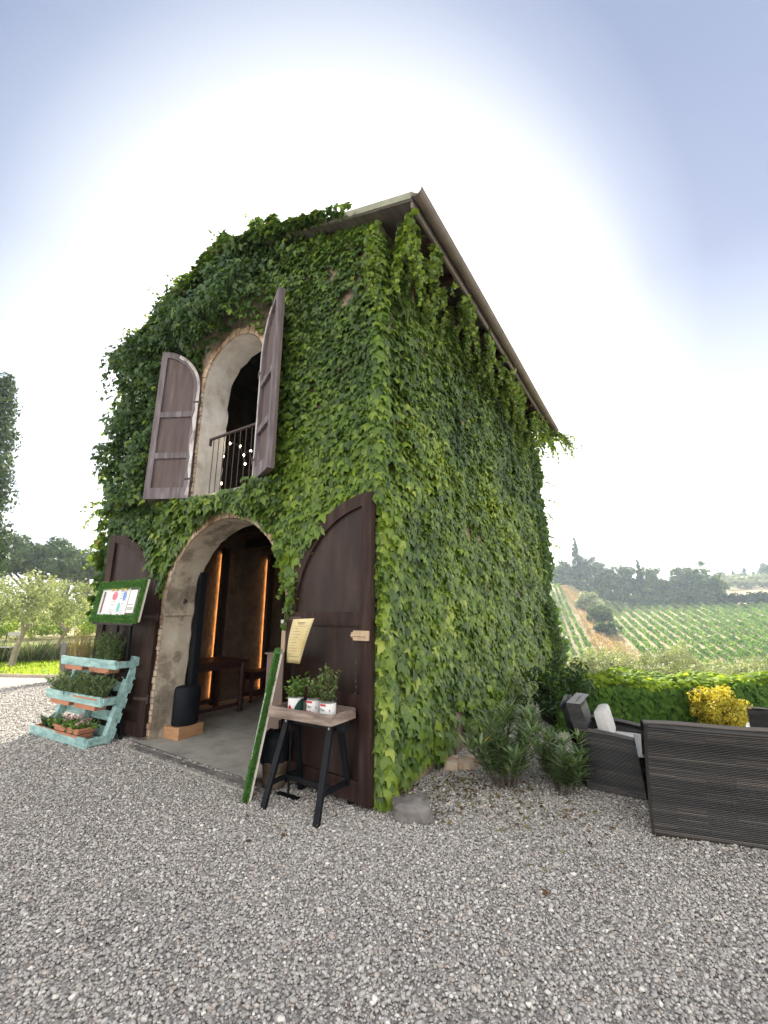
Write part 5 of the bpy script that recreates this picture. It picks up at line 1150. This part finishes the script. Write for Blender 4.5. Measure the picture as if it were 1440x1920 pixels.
p = MB(); p.tube([(-29.4, 3.75, -.1), (-29.4, 3.75, 4)], [.3, .2], 8); p.build('trunk', 'bark', cyp)
# rattan chairs, dark table and folding chair on the left
M['wick_far'] = noise_mat('grey_rattan_pale', [(.3, (.07, .065, .052)), (.7, (.12, .11, .09))], 40, 4, .6, .3, .004, 60, (1, 1, 4))
def rattan_chair(x, y, rz, label):
    t_ = thing('rattan_chair', (x, y, 0), label, 'chair', 'rattan chairs at the lawn edge'); X_ = xf((x, y, 0), rz)
    vs = []; fs = []; n_ = 12
    for i_ in range(n_ + 1):
        t = i_ / n_; yy = .20 + .05 * math.sin(t * 3) + .10 * max(0, t - .5); z = .10 + .72 * t
        for (sx, dy) in ((-.21, 0), (.21, 0), (.21, .035), (-.21, .035)): vs.append((sx, yy + dy, z))
    for i_ in range(n_):
        for k_ in range(4): fs.append((i_ * 4 + k_, i_ * 4 + (k_ + 1) % 4, i_ * 4 + 4 + (k_ + 1) % 4, i_ * 4 + 4 + k_))
    fs += [(3, 2, 1, 0), tuple(n_ * 4 + k_ for k_ in range(4))]
    p = MB(); p.M = X_; p.put(vs, fs); p.build('backrest', 'wick_far', t_)
    p = MB(); p.M = X_; p.box((-.22, -.25, .12), (.22, .20, .42), .01); p.build('seat', 'wick_far', t_)
    for a in (-.19, .19):
        for b_ in (-.22, .22): p = MB(); p.M = X_; p.tube([(a, b_, 0), (a, b_, .13)], .016, 6); p.build('leg', 'iron', t_)
rattan_chair(-9.40, 1.66, R(172), 'grey rattan chair with a high curved back on the gravel by the lawn')
rattan_chair(-10.0, 2.55, R(20), 'grey rattan chair further back, half hidden by the pallet planters')
tb = thing('garden_table', (-14.6, .65, 0), 'dark garden table by the olive trunks at the left frame edge', 'table')
p = MB(); p.M = xf((-14.6, .55, 0), R(58)); p.box((-.9, -.4, .68), (.75, .4, .71), .005); p.build('table_top', 'black', tb)
for a in (-.6, .45):
    for s_ in (-1, 1): p = MB(); p.M = xf((-14.6, .55, 0), R(58)); p.tube([(a - .2 * s_, .3 * s_, 0), (a + .15 * s_, .3 * s_, .69)], .018, 6); p.build('leg', 'iron', tb)
fc = thing('folding_chair', (-15.0, 2.0, 0), 'folding garden chair with a pale seat between the olive trunks', 'chair')
Xf = xf((-15.0, 2.0, 0), R(40))
p = MB(); p.M = Xf; p.box((-.22, -.2, .43), (.22, .2, .455), .004); p.build('seat', 'cushion', fc)
for s_ in (-1, 1): 
    p = MB(); p.M = Xf; p.tube([(s_ * .2, -.22, 0), (s_ * .2, .2, .44), (s_ * .2, .28, .86)], .012, 6); p.build('leg', 'black', fc)
    p = MB(); p.M = Xf; p.tube([(s_ * .18, .25, 0), (s_ * .18, -.2, .44)], .012, 6); p.build('leg', 'black', fc)
p = MB(); p.M = Xf; p.box((-.2, .265, .76), (.2, .285, .87), .004); p.build('backrest', 'cushion', fc)

# ------------------------------------------------------------------ valley on the right
G = 'olive trees below the terrace'
pos = ['leftmost, beside the barn', 'second from the barn', 'third from the barn', 'middle of the row', 'third from the right frame edge', 'second from the right frame edge', 'at the right frame edge', 'behind the first two', 'behind the middle ones', 'behind, towards the right frame edge']
for k_, (x, y, tz) in enumerate(((-2.2, 24, -.75), (-.7, 26, -.55), (1.15, 22, -.75), (2.5, 28, -.6), (3.7, 22, -.95), (5.1, 25, -.9), (6.3, 22, -.8), (-1.8, 33, -1.5), (2.2, 35, -1.6), (6.5, 34, -1.6))):
    zb_ = zt(x, y); hgt = tz - zb_
    tree('olive_tree', 'silvery olive tree on the slope below the hedge, ' + pos[k_], 'olive tree', (x, y), hgt * .35, (0, 0, hgt * .62), (1.55, 1.5, hgt * .42), 60, 130, .10, 'olive', .09, limbs=8, bark='palebark', group=G, tm=LANCE if False else OVAL, sz=(.28, .42), shell=.4)
# dirt track and dry slope
M['track'] = noise_mat('dry_track', [(.3, (.30, .20, .11)), (.55, (.46, .33, .20)), (.8, (.55, .44, .28))], 1.2, 8, .95, .5, .05, 6)
tp = [(-28, 163), (-25, 155), (-23.2, 148), (-20.3, 139), (-17.2, 129), (-15, 119), (-12.9, 109), (-10.8, 99), (-8.8, 90), (-7.2, 82), (-5.6, 74), (-4.5, 66)]
vs = []; fs = []
for i_, (x, y) in enumerate(tp):
    w_ = 1.25 + .35 * math.sin(i_ * 1.7); x += .8
    for s_ in (-1, -.33, .33, 1): vs.append((x + s_ * w_, y, zt(x + s_ * w_, y) + .28))
for i_ in range(len(tp) - 1):
    for k_ in range(3): fs.append((i_ * 4 + k_, i_ * 4 + k_ + 1, (i_ + 1) * 4 + k_ + 1, (i_ + 1) * 4 + k_))
tag(link_mesh('path', vs, fs, 'track'), kind='structure')
# vines: every row an object
def vine_row(x_top, slope, y0, y1, label, group, dens=46, hgt=1.3):
    Ln = y1 - y0; n_ = int(Ln * dens); y = rng.uniform(y0, y1, n_); x = x_top + slope * (172 - y) + rng.normal(0, .11, n_) + .12 * np.sin(y * .5)
    gap = (np.sin(y * 2.9 + x_top) > -.93); y, x = y[gap], x[gap]; n_ = len(x)
    zz = height(x, y) + .25 + hgt * .8 * rng.random(n_) ** .8 * (.85 + .2 * np.sin(y * 1.3 + x_top * 3))
    t_ = thing('vine_row', (x_top, (y0 + y1) / 2, zt(x_top, (y0 + y1) / 2)), label, 'vine row', group)
    V_, F_, r_ = leaves(np.stack([x, y, zz], -1), rdir(n_) + np.array([.2, -.5, .5]), rdir(n_), rng.uniform(.16, .30, n_), np.clip(rng.normal(.35, .25, n_) + .15 * np.sin(y * .2 + x_top), 0, 1), QUAD)
    link_mesh('foliage', V_, F_, 'vine', t_, rnd=r_)
for i_ in range(27):
    x_top = -18.0 + 2.55 * i_; sl__ = .184 - .0095 * i_
    vine_row(x_top, sl__, 60 + 1.2 * abs(i_ - 9) * .3, 171 - (2 if i_ % 3 else 0), 'long row of grape vines running down the far slope', 'vine rows on the far slope')
for i_ in range(12):
    x_top = -31.0 - 1.6 * i_; vine_row(x_top, .235, 64, 158 - 2 * i_, 'row of grape vines on the steeper slope left of the dirt track', 'vine rows left of the dirt track', 42, 1.8)
G = 'wood along the top of the vineyard'
wood = [(-29, 9.5, 3.6, 'low pale tree at the left end of the wood, beside the barn'), (-26, 9, 3.6, 'rounded tree left of the first cypress'), (-20, 18.0, 3.7, 'tall open-crowned tree right of the first cypress'), (-15.5, 13.3, 4.0, 'broad tree left of the middle of the wood'), (-10.6, 14.3, 4.4, 'tall tree left of the thin cypress'), (-6.2, 14.0, 3.9, 'tree touching the thin cypress on its left'), (-.2, 13.6, 3.8, 'leafy tree right of the thin cypress'), (4.6, 9.2, 3.4, 'low tree in the dip of the wood'), (9.3, 12.8, 3.9, 'dark tree right of the dip'), (13.6, 13.0, 4.2, 'broad dark tree, highest of the right group'), (17.4, 10.4, 4.0, 'sloping dark tree ending the right group')]
for k_, (x, h_, r_, lb) in enumerate(wood):
    tree('woodland_tree', lb, 'tree', (x, 178 + (k_ % 3) * 2.0, zt(x, 178) - .3), h_ * .3, (0, 0, h_ * .52), (r_, r_ * .9, h_ * .5), 60, 46, .62, 'wood_leaf', .3, sz=(.22, .42), limbs=5, group=G, lower=-1)
for k_, x in enumerate(np.arange(-31, 34, 3.6)):
    shrub('thicket_bush', 'dark bush at the foot of the wood above the vines', 'bush', (x, 175.5, zt(x, 175.5) + 1.7), (2.6, 1.6, 2.3 if x < 19 else 1.6), 26, 40, .55, 'wood_leaf' if x < 19 else 'shrub', tm=QUAD, group='bushes along the top of the vineyard', sz=(.35, .55))
def small_cyp(x, y, h_, r_, label, n_=40, lsz=.5, grp=None):
    zb_ = zt(x, y) - .2; t_ = thing('cypress', (x, y, zb_), label, 'cypress tree', grp); cs_ = []; rs_ = []
    for k_ in range(n_):
        t = (k_ + .5) / n_; q = r_ * math.sin(math.pi * (.10 + .88 * t)) ** .6; a = rng.uniform(0, 6.28); q2 = q * .6
        cs_.append((x + q2 * math.cos(a), y + q2 * math.sin(a), zb_ + h_ * (.05 + .93 * t))); rs_.append(max(.18, q * .5))
    V_, F_, r2 = clump_cloud(cs_, rs_, 24, lsz, QUAD, updir=-1); link_mesh('crown', V_, F_, 'cypress', t_, rnd=r2)
    p = MB(); p.tube([(x, y, zb_ - .2), (x, y, zb_ + h_ * .4)], [.2, .12], 6); p.build('trunk', 'bark', t_)
small_cyp(-23.6, 177, 20.3, 1.55, 'stout cypress rising above the left of the wood', 60)
small_cyp(-2.9, 176, 16.2, .95, 'slender cypress in the middle of the wood', 50)
for k_, (x, h_, lb) in enumerate(((14.3, 8.0, 'far thin cypress on the ridge, alone between the wood groups'), (29, 4, 'far tiny cypress, first on the ridge right of the wood'), (37, 6.0, 'far cypress, second on the ridge right of the wood'), (42, 6.2, 'far cypress, third on the ridge right of the wood'), (47.5, 8.0, 'far cypress, tallest on the ridge'), (51.5, 5, 'far cypress just right of the tallest one'), (54.5, 6, 'far cypress on the ridge at the frame edge'))):
    small_cyp(x, 331, h_, .9, lb, 24, .8, 'cypresses on the far ridge')
tree('ridge_tree', 'broad far tree on the ridge at the right frame edge', 'tree', (57.5, 325), 3, (0, 0, 6), (4, 4, 3.6), 40, 40, 1.0, 'wood_leaf', .3, group=None, sz=(.3, .5))
ot = tree('hill_olive', 'small grey-green olive tree on the far hillside', 'olive tree', (24, 300), 1.2, (0, 0, 2.6), (2.3, 2.3, 1.7), 16, 34, .8, 'olive', .15, sz=(.4, .6), limbs=3, group='olive trees on the far hillside')
for r0 in range(5):
    for c0 in range(9):
        if r0 == 0 and c0 == 0: continue
        x = 22 + c0 * 4.6 + (r0 % 2) * 2.2 + rng.normal(0, .6); y = 268 + r0 * 14 + rng.normal(0, 1.5)
        copy_thing(ot, (x, y, zt(x, y) - .1), rng.uniform(0, 6), scale=rng.uniform(.8, 1.2))
for (x, y, r_, h_, lb, mt) in ((-15.0, 130, 3.0, 5.2, 'pale bush at the top bend of the dirt track', 'olive'), (-10.6, 112, 2.7, 5.0, 'round dark tree beside the dirt track', 'wood_leaf'), (-8.4, 100, 2.2, 2.6, 'low bush right of the dirt track', 'wood_leaf')):
    shrub('track_bush', lb, 'bush', (x, y, zt(x, y) + h_ * .48), (r_, r_, h_ * .5), 50, 50, .40, mt, tm=QUAD, sz=(.22, .4))
n = 9000; t = rng.random(n); k_ = (t * (len(tp) - 1)).astype(int); fr_ = t * (len(tp) - 1) - k_; TPa = np.array(tp, float)
x = TPa[k_, 0] * (1 - fr_) + TPa[k_ + 1, 0] * fr_ + rng.normal(0, 1, n) * 1.5 + 1.4; y = TPa[k_, 1] * (1 - fr_) + TPa[k_ + 1, 1] * fr_
V, F, r_v = leaves(np.stack([x, y, height(x, y) + .1], -1), rdir(n), np.stack([rng.normal(0, .4, n), rng.normal(0, .4, n), np.ones(n)], -1), rng.uniform(.3, .7, n), rng.random(n), (BLADE[0] * np.array([4, 1, 1]), BLADE[1]))
tag(link_mesh('dry_grass', V, F, 'drygrass', rnd=r_v), 'dry straw-coloured grass along the dirt track', 'dry grass', kind='stuff')

# ------------------------------------------------------------------ summer haze in the air
HAZE = True
if HAZE:
    hz = bpy.data.materials.new('air_haze'); hz.use_nodes = True; nt = hz.node_tree; nt.nodes.clear()
    o_ = nt.nodes.new('ShaderNodeOutputMaterial'); pv = nt.nodes.new('ShaderNodeVolumePrincipled'); pv.inputs['Color'].default_value = (.72, .84, 1, 1)
    pv.inputs['Density'].default_value = .00072; pv.inputs['Anisotropy'].default_value = .35; nt.links.new(pv.outputs[0], o_.inputs['Volume'])
    M['haze'] = hz
    p = MB(); p.box((-302, -42, -9.5), (302, 482, 34)); ho = p.build('haze', 'haze'); tag(ho, kind='stuff'); ho['label'] = 'thin bluish summer haze filling the valley air'
    cy.volume_bounces = 0; cy.volume_step_rate = 5; cy.volume_max_steps = 64
